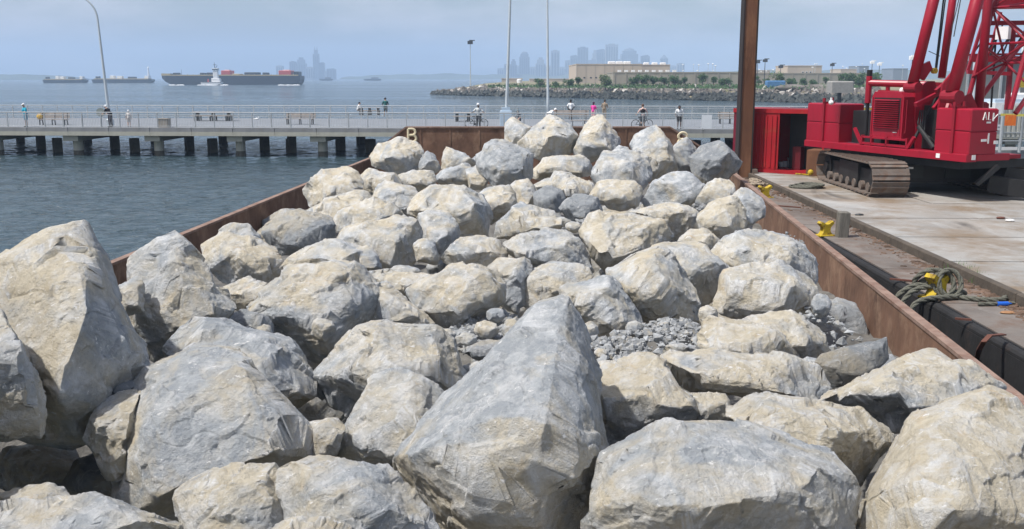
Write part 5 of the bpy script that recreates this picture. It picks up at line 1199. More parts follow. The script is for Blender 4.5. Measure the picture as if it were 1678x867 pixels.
# steel pile
SPUD = mat('rusted_steel_pile', (0.15, 0.068, 0.036), .8, var=.3, scale=1.1, bump=.2, rust=(.24, .12, .06), rust_amt=.45, stretch=(1, 1, .3))
PILED = mat('dark_pile_flange', (.03, .022, .02), .7, bump=.1)
sp0 = atz(1217, 291, ZM); t = thing('steel_pile', 'tall rusty brown steel pile rising at the corner of the deck barge', 'pile', loc=sp0)
b = MB(); b.bx(-.22, .22, -.25, .25, -3.5, 13.5); b.build('pile_web', SPUD, t)
b = MB(); b.bx(-.275, -.222, -.28, .28, -3.5, 13.5); b.bx(.222, .275, -.28, .28, -3.5, 13.5); b.build('flange', PILED, t)
b = MB(); b.bx(-.45, -.29, -.45, .45, .02, .35); b.bx(.29, .45, -.45, .45, .02, .35); b.bx(-.45, .45, .30, .45, .02, .35); b.build('collar', MARG, t)
# ------------------------------------------------------------------ bollards, rope, clutter
YPAINT = mat('chipped_yellow_paint', (0.50, 0.36, 0.02), .65, var=.15, scale=6, bump=.15, rust=(.13, .07, .03), rust_amt=.45)
def bollard(px, py, k, label, rz=0):
    t = thing('bollard', label, 'bollard', loc=atz(px, py, ZM + .015), rz=rz, group='yellow bollards on the deck barge')
    b = MB(); b.bev(-.26 * k, .26 * k, -.16 * k, .16 * k, 0, .035 * k, .01); b.build('base', YPAINT, t)
    b = MB(); pr = [(-.2, 0.036), (.2, .036), (.13, .13), (.13, .24), (.25, .36), (.20, .42), (.05, .34), (-.05, .34), (-.20, .42), (-.25, .36), (-.13, .24), (-.13, .13)]
    n = len(pr)
    for y in (-.1, -.06, .06, .1):
        q = .82 if abs(y) == .1 else 1; b.v += [(x * k * q, y * k, .036 * k + (z - .036) * k * (.97 if abs(y) == .1 else 1)) for x, z in pr]
    for r_ in range(3): b.f += [(r_ * n + i, r_ * n + n + i, r_ * n + n + (i + 1) % n, r_ * n + (i + 1) % n) for i in range(n)]
    b.f += [tuple(range(n)), tuple(reversed(range(3 * n, 4 * n)))]; b.build('horn', YPAINT, t)
    return t
bollard(1352, 386, .85, 'yellow bollard standing beside the grey wooden post', DRZ + .3)
bollard(1253, 324, .95, 'small yellow bollard farthest away by the heap of old rope', DRZ + .3)
bt = bollard(1534, 487, 1.05, 'yellow bollard wrapped in thick mooring rope', DRZ + .5)
p = atz(1379, 389, ZM); b = MB(); b.bev(-.13, .13, -.13, .13, 0, .62, .02)
o = b.build('timber_post', mat('grey_old_timber', (.15, .14, .12), .9, var=.3, scale=4, bump=.4, stretch=(4, 4, .6)), loc=p, rot=(0, .03, DRZ)); tag(o, 'short square grey timber post behind the middle yellow bollard', 'post')
def rope_mat():
    m = mat('grey_green_mooring_rope', (0.13, 0.13, 0.105), .95, var=.25, scale=14, bump=.6, bscale=60); return m
ROPE = rope_mat()
def rope(b, pts, r, n=90, lay=.075):
    """three-strand laid rope along a smooth curve"""
    P = [Vector(p) for p in pts]
    def cr_(t):
        i = min(int(t), len(P) - 2); u = t - i; p0, p1, p2, p3 = P[max(i - 1, 0)], P[i], P[i + 1], P[min(i + 2, len(P) - 1)]
        return .5 * ((2 * p1) + (-p0 + p2) * u + (2 * p0 - 5 * p1 + 4 * p2 - p3) * u * u + (-p0 + 3 * p1 - 3 * p2 + p3) * u ** 3)
    C = [cr_((len(P) - 1) * k / n) for k in range(n + 1)]; L_ = 0; a = None; st = [[], [], []]
    for i, c in enumerate(C):
        d = (C[min(i + 1, n)] - C[max(i - 1, 0)]).normalized(); a = d.orthogonal().normalized() if a is None else (a - d * a.dot(d)).normalized(); e = d.cross(a)
        if i: L_ += (c - C[i - 1]).length
        for s in range(3):
            w = L_ / lay + s * 2.094; st[s].append(c + (a * math.cos(w) + e * math.sin(w)) * r * .5)
    for s in st: b.path(s, r * .62, 6)
bp0 = bt.location
def B(x, y, z): return (bp0.x + x, bp0.y + y, bp0.z + z)
b = MB()
circ = lambda cx, cy, cz, rx, ry, tilt, a0, a1, n: [(cx + rx * math.cos(a), cy + ry * math.sin(a) * .4, cz + ry * math.sin(a) * tilt) for a in [a0 + (a1 - a0) * i / n for i in range(n + 1)]]
rope(b, [B(*q) for q in circ(.16, -.14, .27, .19, .22, 1.0, 0, 6.4, 12)], .042, 110)
rope(b, [B(*q) for q in circ(.08, -.08, .26, .17, .20, 1.0, 1, 7.2, 12)], .042, 110)
rope(b, [B(*q) for q in [(-.30, .25, .05), (-.34, .1, .3), (-.2, .0, .46), (0, .02, .47), (.15, .05, .42), (.25, .1, .25)]], .045, 90)
rope(b, [B(*q) for q in [(-.26, .25, .05), (-.26, .12, .22), (-.14, .04, .34), (.0, .06, .36), (.1, .1, .3)]], .042, 80)
rope(b, [B(*q) for q in [(-.1, -.05, .2), (-.35, -.05, .16), (-.55, -.12, .05), (-.74, -.2, -.22), (-.80, -.26, -.6)]], .045, 100)
rope(b, [B(*q) for q in [(.25, -.22, .06), (-.05, -.3, .06), (-.33, -.35, .04), (-.55, -.42, -.05), (-.66, -.48, -.35), (-.68, -.5, -.7)]], .045, 120)
rope(b, [B(*q) for q in [(-.15, .02, .22), (-.42, .05, .18), (-.68, .0, .0), (-.86, -.1, -.4), (-.9, -.1, -.7)]], .045, 100)
rope(b, [B(*q) for q in [(.2, -.15, .05), (.45, -.3, .045), (.75, -.42, .045), (1.0, -.36, .045), (1.1, -.2, .045)]], .045, 100)
rope(b, [B(*q) for q in [(.3, .12, .05), (.42, .0, .08), (.50, .05, .06)]], .06, 30)
rope(b, [B(*q) for q in [(.42, -.68, .035), (.7, -.66, .035), (1.05, -.62, .035)]], .034, 50)
o = b.build('mooring_rope', ROPE, smooth=True); tag(o, 'thick grey green mooring rope looped round the nearest yellow bollard', 'rope')
p = atz(1240, 303, ZM); b = MB(); r = random.Random(4)
for k in range(4):
    pts = [(p.x + (.15 + .3 * i / 8 + .25 * math.sin(i * 1.7 + k)) + k * .05 - .3, p.y + 1.1 * math.cos(i * .8 + k) * (.4 + .15 * k), ZM + .06 + .02 * k) for i in range(9)]; rope(b, pts, .04, 60)
o = b.build('old_rope', mat('tan_old_rope', (.30, .25, .19), .95, var=.3, scale=8, bump=.4), smooth=True); tag(o, 'heap of tan old rope and scrap near the steel pile', 'rope')
p = atz(1319, 307, ZS + .02); b = MB()
for k in range(3): rope(b, [(p.x + .5 * math.cos(i * .9 + k) * (1 - .1 * k) + .1 * k, p.y + .45 * math.sin(i * .9 + k), ZS + .05 + .03 * k) for i in range(9)], .035, 60)
o = b.build('old_rope', ROPE, smooth=True); tag(o, 'small dark coil of rope on the slab left of the crawler track', 'rope')
b = MB(); b.tube((0, 0, 0), (.19, .02, 0), .038, n=10); b.tube((.19, .02, 0), (.25, .03, 0), .02, n=8)
o = b.build('plastic_bottle', mat('blue_plastic', (.02, .12, .55), .3, bump=0), loc=atz(1634, 498, ZM + .05), smooth=False); tag(o, 'small bright blue plastic bottle lying on the deck plate', 'bottle')
b = MB(); b.ball((0, 0, 0), .1, 8, 4, 1.3, .7, .25); o = b.build('flat_stone', mat('orange_brown_scrap', (.30, .16, .08), .8), loc=atz(1651, 512, ZM + .03)); tag(o, 'flat orange brown scrap beside the blue bottle', 'scrap')
# bent iron bar
q = [atz(1600, 590, ZM - .5), atz(1605, 572, ZM - .05), atz(1612, 560, ZM + .1), atz(1622, 550, ZM + .16), atz(1645, 548, ZM + .12)]
b = MB()
for a_, c_ in zip(q[:-1], q[1:]): b.beam(a_, c_ + (c_ - a_).normalized() * .01, .07, .02)
o = b.build('iron_strap', mat('rusty_strap', (.12, .05, .035), .85, bump=.2)); tag(o, 'bent rusty iron strap hooked over the black edge at lower right', 'strap')
for (x0, y0_, x1, y1_, w_, lb_) in ((1458, 457, 1505, 461, .05, 'thin rusty bar left of the rope wrapped bollard'), (1565, 522, 1592, 524, .04, 'short rusty rod on the deck plate in front of the rope'), (1275, 337, 1312, 340, .05, 'thin rusty bar by the farthest bollard'), (1632, 470, 1672, 492, .09, 'long flat rusty bar against the timber curb')):
    b = MB(); b.beam(atz(x0, y0_, ZM + .04), atz(x1, y1_, ZM + .04), w_, .03); o = b.build('iron_bar', MATS['rusty_strap']); tag(o, lb_, 'bar')
# dirt, rust flakes and wood splinters along the curb
r = random.Random(12); b = MB(); pf = [(0, 1, 2, 3), (4, 7, 6, 5), (0, 4, 5, 1), (1, 5, 6, 2), (2, 6, 7, 3), (3, 7, 4, 0)]
for _ in range(1500):
    s_ = r.uniform(-3, 26) if r.random() < .6 else r.uniform(-2, 7); a = cur - .16 - abs(r.gauss(0, .22)); sz = r.uniform(.008, .035) * (1.8 if r.random() < .08 else 1)
    P = dk(s_, a, ZM + .015); M = Matrix.Rotation(r.uniform(0, 6), 3, 'Z'); l_, w_, h_ = sz * r.uniform(.8, 2.5), sz, sz * r.uniform(.3, .8)
    b.add([P + M @ Vector(v) for v in ((-l_, -w_, 0), (l_, -w_ * .7, 0), (l_ * .8, w_, 0), (-l_, w_, 0), (-l_ * .8, -w_ * .7, h_), (l_ * .8, -w_ * .6, h_), (l_ * .7, w_ * .8, h_), (-l_ * .8, w_ * .8, h_))], [(3, 2, 1, 0), (4, 5, 6, 7), (0, 1, 5, 4), (1, 2, 6, 5), (2, 3, 7, 6), (3, 0, 4, 7)])
o = b.build('debris', mat('brown_debris', (.13, .085, .06), .95, var=.6, scale=3, bump=.2)); tag(o, 'rust flakes and wood crumbs gathered along the curb', 'debris', kind='stuff')
r = random.Random(13); b = MB()
for _ in range(150):
    c = r.choice(((1568, 447), (1590, 455), (1600, 462))); P = atz(c[0] + r.gauss(0, 7), c[1] + r.gauss(0, 2), ZM + .01); d = Vector((r.gauss(0, .05), r.gauss(0, .05), r.uniform(.08, .26))); s_ = Vector((.007, 0, 0))
    b.add([P - s_, P + s_, P + d * .6 + s_ * .7, P + d], [(0, 1, 2), (0, 2, 3)])
o = b.build('grass_tuft', mat('weed_green', (.09, .20, .04), .7, var=.3, bump=0)); tag(o, 'tuft of green weeds growing at the foot of the curb', 'grass', kind='stuff')
r = random.Random(15)
for k, (px, py, lb_) in enumerate(((1408, 352, 'small dark chip on the slab in front of the crawler track'), (1655, 361, 'pale scrap lying on the slab at the right edge'), (1640, 357, 'reddish crumpled scrap beside the pale one on the slab'))):
    b = MB(); b.ball((0, 0, 0), .09, 7, 4, 1.4, .8, .4); o = b.build('scrap', (DARKW, ROOFW, MATS['rusty_strap'])[k], loc=atz(px, py, ZS + .04)); tag(o, lb_, 'scrap')

# ------------------------------------------------------------------ red container
REDP = mat('faded_red_container', (0.34, 0.010, 0.016), .5, var=.14, scale=1.3, bump=.08, rust=(.30, .075, .03), rust_amt=.22, spec=.3)
MAROON = mat('maroon_steel', (0.17, .012, .03), .5, var=.1, bump=.05)
q0, q1 = atz(1199, 281, ZS), atz(1345, 289, ZS); cdx = (q1 - q0); CL = cdx.length; crz = math.atan2(cdx.y, cdx.x)
t = thing('container', 'open red steel container standing behind the pile with tools inside', 'container', loc=q0, rz=crz); CH = 2.42
b = MB(); b.bx(0, CL, .06, 2.4, 0, .12); b.bx(0, CL, .06, 2.4, CH - .08, CH); b.bx(0, CL, 2.3, 2.4, .121, CH - .081); b.bx(CL - .08, CL, .2, 2.299, .121, CH - .081); b.build('shell', REDP, t)
b = MB(); b.bx(.0, .16, 0, 2.29, .121, CH - .081); b.build('end_wall', MAROON, t)
f_ = lambda px: (px - 1199) / (1345 - 1199) * CL
b = MB(); b.bx(-.02, CL, -.03, .06, CH - .14, CH + .02); b.build('header', REDP, t); b = MB(); b.bx(-.02, CL, -.03, .06, -.0, .16); b.build('sill', REDP, t)
for a, c in ((1228, 1250), (1250.5, 1275)):
    b = MB(); x0, x1 = f_(a), f_(c); b.bx(x0, x1, .0, .05, .17, CH - .15); n = 3
    for i in range(n): w_ = (x1 - x0) / n; b.bx(x0 + w_ * i + w_ * .2, x0 + w_ * i + w_ * .6, -.03, 0, .25, CH - .25)
    d = b.build('door', REDP, t); b = MB(); b.tube((x1 - .1, -.05, .2), (x1 - .1, -.05, CH - .2), .016, n=6); b.build('lock_rod', REDP, d)
b = MB(); b.bx(f_(1204), f_(1227), .0, .05, .17, CH - .15); b.build('door', MAROON, t)
b = MB(); b.bx(f_(1207), f_(1211), -.012, -.001, 1.0, 2.1); b.bx(f_(1206), f_(1210), -.012, -.001, .3, .9); b.build('white_stripe', ROOFW, t)
b = MB(); b.bx(f_(1276), CL - .1, 1.2, 1.25, .13, CH - .1); b.build('dark_inner_sheet', DARKW, t)  # black sheet put in for the dark inside of the container
b = MB(); b.bx(f_(1289), f_(1302), .7, 1.19, .13, 1.0); o = b.build('tool_chest', mat('dark_red_chest', (.12, .01, .015), .5), t)
b = MB(); b.tube((0, 0, 0), (0, 0, .36), .14, .17, 14); o = b.build('bucket', ROOFW, loc=atz(1302, 281, ZS + .0) + Vector((0, .45, .14))); tag(o, 'white plastic bucket in the container doorway', 'bucket')
b = MB(); b.tube((0, 0, 0), (0, 0, .22), .1, .11, 12); b.bx(-.24, -.1, -.1, .1, 0, .2); o = b.build('paint_can', POLE, loc=atz(1292, 281, ZS) + Vector((0, .5, .14))); tag(o, 'pale paint can left of the white bucket', 'can')
b = MB(); b.tube((0, 0, 0), (.22, .25, 1.75), .05, .045, 8); o = b.build('timber_pole', mat('tan_timber', (.42, .30, .17), .8), loc=atz(1306, 283, ZS) + Vector((0, .25, .14))); tag(o, 'tan timber pole leaning in the container doorway', 'pole')
b = MB(); b.ball((0, 0, .1), .11, 10, 6); b.tube((0, 0, 0), (-.55, 0, .05), .03, n=6); o = b.build('yellow_float', YPAINT, loc=atz(1328, 287, ZS + .06)); tag(o, 'small yellow float on the sill under the counterweight', 'float')
b = MB(); b.bev(0, 2.6, 0, .9, 0, .95, .02); o = b.build('rusty_panel', SPUD, loc=atz(1316, 287, ZS) + Vector((0, -.3, .02)), rot=(0, 0, crz)); tag(o, 'brown rusted steel box under the left counterweight', 'box')

# ------------------------------------------------------------------ crawler crane
CRED = mat('crane_red_paint', (0.31, 0.005, 0.022), .38, var=.07, scale=1.5, bump=.03, rust=(.26, .01, .02), rust_amt=.2, spec=.45)
add_stain(CRED, (.12, .006, .012), .9, (1, 1, .25), .52, .70, .7, 2); add_stain(CRED, (.42, .06, .06), 1.7, (1, 1, .5), .60, .72, .35, 6); add_stain(CRED, (.05, .02, .02), 4, (1, 1, .3), .66, .72, .6, 11)
CDRK = mat('crane_dark_red', (0.24, .008, .02), .5, var=.1, bump=.05)
GREASE = mat('greasy_black_steel', (.018, .018, .019), .5, var=.3, scale=3, bump=.1)
TRK = mat('worn_track_steel', (0.155, 0.13, 0.112), .8, metal=.1, var=.25, scale=3, bump=.25, rust=(.15, .095, .065), rust_amt=.5)
Fv, Wv = Vector((.937, .349, 0)).normalized(), Vector((.349, -.937, 0)).normalized()
RC = atz(1585, 266, ZS + 1.2) - Wv * 3.75
CO = RC + Fv * 2.3; CO.z = ZS; CRZ = math.atan2(Wv.y, Wv.x)
crane = thing('crawler_crane', 'big red crawler crane with lattice boom seen from its counterweight end', 'crane', loc=CO, rz=CRZ)
cinv = (Matrix.Translation(CO) @ Matrix.Rotation(CRZ, 4, 'Z')).inverted()
def loc(px, py, Y): return cinv @ aty(px, py, Y)
def fr(b, s0, s1, f0, f1, z0, z1, c=None):
    return b.bev(s0, s1, f0 - 2.3, f1 - 2.3, z0, z1, c) if c else b.bx(s0, s1, f0 - 2.3, f1 - 2.3, z0, z1)
# tracks lie along the barge, the house is slewed
def track(world_near, Lt, Wt, Ht):
    tr = thing('track', None, None, loc=cinv @ world_near); tr.rotation_euler = (0, 0, -CRZ + 0.0); tr.parent = crane
    rr = Ht / 2; straight = Lt - Ht; per = 2 * straight + 2 * math.pi * rr * .93; n = 32; me = bpy.data.meshes.get('shoe')
    if not me:
        b = MB(); b.bx(0, Wt, -per / n / 2 + .012, per / n / 2 - .012, -.05, 0); b.bx(0, Wt, -.035, .03, 0, .035); me = mesh_from('shoe', b.v, b.f)
    for i in range(n):
        u = per * (i + .5) / n; arcL = math.pi * rr * .93
        if u < straight: y, z, a = rr + u, 0, math.pi
        elif u < straight + arcL: q = (u - straight) / arcL * math.pi; y, z, a = rr + straight + math.sin(q) * rr, rr - math.cos(q) * rr, math.pi + q
        elif u < 2 * straight + arcL: y, z, a = rr + straight - (u - straight - arcL), Ht, 0
        else: q = (u - 2 * straight - arcL) / arcL * math.pi; y, z, a = rr - math.sin(q) * rr, rr + math.cos(q) * rr, q
        off = .05
        link('shoe', me, TRK, tr, loc=(0, y, z + (.055 if a == math.pi else 0)), rot=(a, 0, 0))
    b = MB(); b.bx(.28, Wt - .28, rr, rr + straight, .30, Ht - .28); b.bx(.2, Wt - .2, rr + straight * .3, rr + straight * .7, .22, Ht - .15); b.build('track_frame', GREASE, tr)
    for y in (rr + .02, rr + straight - .02):
        b = MB(); b.tube((.22, y, rr), (Wt - .22, y, rr), rr - .12, n=20); b.tube((.14, y, rr), (.22, y, rr), .2, n=12); b.build('idler', GREASE, tr)
    for i in range(7): b = MB(); y = rr + .35 + (straight - .7) * i / 6; b.tube((.16, y, .24), (Wt - .16, y, .24), .15, n=12); b.build('roller', TRK, tr)
    return tr
Wt = 1.12; tn = atz(1428, 325, ZS); track(tn, 5.6, Wt, 1.05); tn2 = tn + Vector((4.1, -.0, 0)); track(tn2, 5.6, Wt, 1.05)
b = MB(); car = cinv @ (tn + Vector((Wt + .0, 1.2, 0))); 
tb = thing('car_body', None, None, loc=cinv @ (tn + Vector((Wt, 0, 0)))); tb.rotation_euler = (0, 0, -CRZ); tb.parent = crane
b = MB(); b.bev(-.25, 3.2, 1.3, 1.8, .35, 1.0, .04); b.bev(-.25, 3.2, 3.6, 4.1, .35, 1.0, .04); b.bev(.3, 2.7, 1.5, 4.0, .4, 1.08, .05); b.build('cross_beam', GREASE, tb)
b = MB(); b.tube((1.5, 2.7, 1.0), (1.5, 2.7, 1.3), 1.05, n=28); b.build('slew_ring', GREASE, tb)
b = MB(); b.bx(.1, .9, 1.22, 1.29, .5, .9); b.build('access_plate', DARKW, tb); b = MB(); b.bx(1.6, 2.4, 1.22, 1.29, .5, .9); b.build('access_plate', DARKW, tb)
for x in (.35, 1.9): b = MB(); b.bx(x, x + .22, 1.2, 1.218, .78, .84); b.build('white_tag', ROOFW, tb)
# under-deck machinery and bed
b = MB(); fr(b, -2.6, 3.3, .2, 3.8, .95, 1.2); b.build('revolving_bed', GREASE, crane)
b = MB(); fr(b, -3.75, 3.75, -.06, .35, 1.2, 1.42, .02); fr(b, 3.45, 3.75, .36, 1.6, 1.22, 1.42, .02); fr(b, -3.75, -3.45, .36, 1.6, 1.22, 1.42, .02); b.build('bed_frame', CRED, crane)
b = MB(); fr(b, -3.4, 3.4, .4, 2.4, 1.22, 1.34); b.build('deck_plate', CDRK, crane)
def cweight(s0, s1, label):
    b = MB(); fr(b, s0, s1, 0, 1.05, 1.424, 2.08, .04); fr(b, s0, s1, 0, 1.05, 2.10, 2.72, .04); o = b.build('counterweight', CRED, crane)
    b = MB(); fr(b, s0 - .0, s1 + .0, .02, 1.03, 2.07, 2.105); m_ = s0 + (s1 - s0) * .55
    b.bx(m_ - .05, m_ + .05, -2.36, -2.301, 1.43, 2.9); b.bx(m_ - .05, m_ + .05, -2.36, -1.9, 2.722, 2.78); b.build('strap', CDRK, o)
    b = MB(); b.tube((m_, -2.0, 2.73), (m_, -2.0, 2.92), .05, n=8); b.build('lifting_lug', CDRK, o)
    return o
cweight(-3.75, -2.0, ''); cb_ = cweight(2.4, 3.75, '')
for (y, z, w_, h_) in ((-1.72, 2.30, .16, .05), (-1.50, 2.36, .05, .24), (-1.86, 1.78, .2, .07), (-1.62, 1.72, .05, .3), (-1.38, 1.70, .16, .1)): b = MB(); b.bx(3.752, 3.765, y, y + w_, z, z + h_); b.build('white_marking', ROOFW, cb_)
b = MB()
for a_, c_ in (((3.76, -1.86, 2.40), (3.76, -1.80, 2.62)), ((3.76, -1.80, 2.62), (3.76, -1.73, 2.40)), ((3.76, -1.84, 2.48), (3.76, -1.75, 2.48)), ((3.76, -1.66, 2.62), (3.76, -1.66, 2.40)), ((3.76, -1.66, 2.40), (3.76, -1.57, 2.40)), ((3.76, -1.5, 2.40), (3.76, -1.32, 2.56))): b.beam(a_, c_, .012, .035, (1, 0, 0))
b.build('lettering', ROOFW, cb_)['kind'] = 'stuff'
b = MB(); b.bx(3.7, 3.765, -2.15, -2.02, 1.26, 1.4); b.bx(2.6, 2.75, -2.375, -2.361, 1.25, 1.38); b.build('white_tag', ROOFW, crane)
# engine housing with louvres
b = MB(); b.prism([(-.42, 1.72), (1.02, 1.72), (1.02, 3.0), (.9, 3.16), (-.3, 3.16), (-.42, 3.0)], -2.3, -1.15); eh = b.build('engine_housing', CRED, crane)
me = None
for k in range(14):
    z = 2.02 + k * .066
    if me is None:
        b = MB(); b.add([(-.26, -2.305, 0), (.86, -2.305, 0), (.86, -2.375, .004), (-.26, -2.375, .004), (-.26, -2.305, .036), (.86, -2.305, .036)], [(0, 3, 2, 1), (3, 4, 5, 2), (0, 4, 3), (1, 2, 5), (0, 1, 5, 4)]); me = mesh_from('louvre', b.v, b.f)
    link('louvre', me, CRED, eh, loc=(0, 0, z))
b = MB(); b.bx(-.3, .9, -2.303, -2.299, 2.0, 2.97); b.build('grille_shade', GREASE, eh)  # black sheet standing in for the shade between the louvres
b = MB(); b.ball((.35, -1.8, 3.2), .09, 8, 5); b.build('filler_cap', ROOFW, eh)
b = MB(); fr(b, -.75, 1.3, -.05, .05, 1.45, 1.52); fr(b, -.75, 1.3, -.05, .05, 1.66, 1.72); [fr(b, s - .03, s + .03, -.05, .05, 1.42, 1.75) for s in (-.75, -.3, .4, 1.3)]; b.beam((-.75, -2.32, 1.44), (-1.15, -2.32, 1.95), .09, .09); b.beam((1.35, -2.32, 1.44), (1.6, -2.32, 1.8), .09, .09); b.build('catwalk', CRED, crane)
b = MB(); fr(b, -1.9, -.46, .5, 1.4, 1.42, 2.5); b.build('machinery', GREASE, crane); b = MB(); fr(b, 1.1, 2.35, .7, 1.2, 1.42, 2.75); b.build('machinery', GREASE, crane)
b = MB(); fr(b, -1.6, 1.8, 1.25, 2.7, 1.42, 2.85, .06); b.build('machinery_house', CDRK, crane)
b = MB(); b.tube((1.2, -2.1, 1.45), (1.5, -1.3, 3.3), .05, n=8); b.tube((2.1, -2.0, 1.5), (1.4, -2.0, 2.1), .07, n=8); b.build('strut', GREASE, crane)
for x in (-.36, .93):
    b = MB(); b.bx(x - .012, x + .012, -2.32, -2.3, 1.8, 2.98); b.build('door_hinge', CDRK, eh)
b = MB(); b.path([(.7, -2.3, 1.9), (.7, -2.36, 1.9), (.8, -2.36, 1.9), (.8, -2.3, 1.9)], .012, 6); b.build('latch', GALV, eh)
b = MB(); b.path([(1.025, -2.2, 1.9), (1.06, -2.2, 1.9), (1.06, -2.2, 2.9), (1.025, -2.2, 2.9)], .015, 6); b.build('grab_rail', CRED, eh)
b = MB(); b.tube((.7, -1.5, 3.1), (.7, -1.5, 3.5), .06, n=10); b.build('exhaust', GREASE, eh)
for k in range(4): b = MB(); b.path([(1.2 + .08 * k, -1.8, 2.6), (1.3 + .1 * k, -1.95, 2.2 - .1 * k), (1.5 + .1 * k, -1.9, 1.8), (1.9 + .05 * k, -1.7, 1.5)], .022, 6); b.build('hose', GREASE, crane)
# gantry head frame over the housing
a0_, a1_ = loc(1424, 136, 33.0), loc(1530, 139, 31.8)
b = MB(); b.tube(a0_, a1_, .11, n=12); b.tube(a0_ + Vector((0, 0, .22)), a0_ - Vector((0, 0, .65)), .1, n=10); b.beam(a0_ + Vector((.4, .05, -.28)), a1_ + Vector((0, .05, -.28)), .1, .12); b.beam(a0_ + Vector((.05, .5, 0)), a1_ + Vector((0, .5, 0)), .14, .14); b.build('gantry_beam', CRED, crane)
b = MB(); b.tube(a0_ + Vector((0, 0, .2)), a0_ + Vector((0, 0, .42)), .09, n=10); b.build('cap', GREASE, crane); b = MB(); b.tube(a0_ - Vector((0, 0, .65)), a0_ - Vector((0, 0, 1.8)), .06, n=8); b.build('jack', GREASE, crane)
for u in (.3, .95): q = a0_.lerp(a1_, u); b = MB(); b.tube(q, (q.x, q.y + .1, 2.0), .07, n=8); b.build('gantry_leg', CRED, crane)
# hinge plates and frames between the masts
def plate(poly, Y, th, m, name):
    pts = [loc(x, y, Y) for x, y in poly]; n_ = Vector((0, 1, 0)); b = MB(); k = len(pts)
    ax = (cinv.to_3x3() @ Vector((0, th, 0))); b.add([p for p in pts] + [p + ax for p in pts], [tuple(reversed(range(k))), tuple(range(k, 2 * k))] + [(i, (i + 1) % k, k + (i + 1) % k, k + i) for i in range(k)]); return b.build(name, m, crane)
plate([(1500, 245), (1500, 150), (1520, 133), (1532, 133), (1540, 160), (1535, 245)], 31.2, .12, CRED, 'side_plate')
plate([(1538, 180), (1545, 138), (1575, 100), (1585, 105), (1572, 150), (1585, 185), (1560, 205)], 30.2, .12, CRED, 'mast_hinge_plate')
plate([(1576, 186), (1578, 160), (1592, 152), (1606, 186)], 29.6, .10, CDRK, 'boom_foot_plate')
plate([(1512, 106), (1524, 100), (1528, 112), (1515, 132), (1508, 128)], 30.9, .15, CRED, 'mast_lug')
plate([(1545, 195), (1550, 140), (1562, 138), (1570, 192)], 31.5, .10, CDRK, 'side_plate')
b = MB()
for (xa, ya, xb, yb, Y, w_) in ((1534, 150, 1572, 118, 30.5, .12), (1530, 178, 1560, 140, 30.4, .10), (1548, 190, 1560, 150, 30, .08), (1500, 172, 1540, 152, 30.6, .12), (1562, 186, 1548, 146, 30, .08)): b.beam(loc(xa, ya, Y), loc(xb, yb, Y + .3), w_, w_)
b.build('link_bar', CRED, crane)
# mast tubes
def long(name, a, c, Y0, Y1, r, ext, m=None, n=16):
    p, q = loc(a[0], a[1], Y0), loc(c[0], c[1], Y1); b = MB(); b.tube(p, q + (q - p) * ext, r, n=n); return b.build(name, m or CRED, crane, smooth=False)
for nm, a, c, Y0, Y1, r_ in (('mast_tube', (1496, 136), (1530, 0), 30.8, 31.1, .165), ('mast_tube', (1560, 152), (1601, 0), 29.4, 29.8, .185), ('mast_tube', (1543, 128), (1561, 0), 32.6, 32.9, .12), ('mast_tube', (1603, 184), (1619, 0), 30.9, 31.1, .135)):
    o = long(nm, a, c, Y0, Y1, r_, .8); 
    for pl_ in o.data.polygons: pl_.use_smooth = len(pl_.vertices) == 4
b = MB(); q = loc(1560, 152, 29.4); b.tube(q + Vector((-.3, 0, -.12)), q + Vector((.3, 0, -.12)), .19, n=14); b.build('mast_pin', CDRK, crane); b = MB(); q = loc(1496, 138, 30.8); b.tube(q + Vector((-.25, 0, -.1)), q + Vector((.25, 0, -.1)), .16, n=14); b.build('mast_pin', CDRK, crane)
for a, c, r_ in (((1533, 112), (1546, 0), .025), ((1535, 112), (1549, 0), .02), ((1563, 60), (1574, 0), .015), ((1559, 50), (1572, -4), .012), ((1522, 84), (1540, 92), .012)): long('hoist_cable', a, c, 31, 31.2, r_, .8 if c[1] < 5 else 0, GREASE, 6)
b = MB(); q = loc(1531, 116, 31); b.tube(q + Vector((-.06, 0, 0)), q + Vector((.06, 0, 0)), .09, n=12); b.build('sheave', YPAINT, crane)
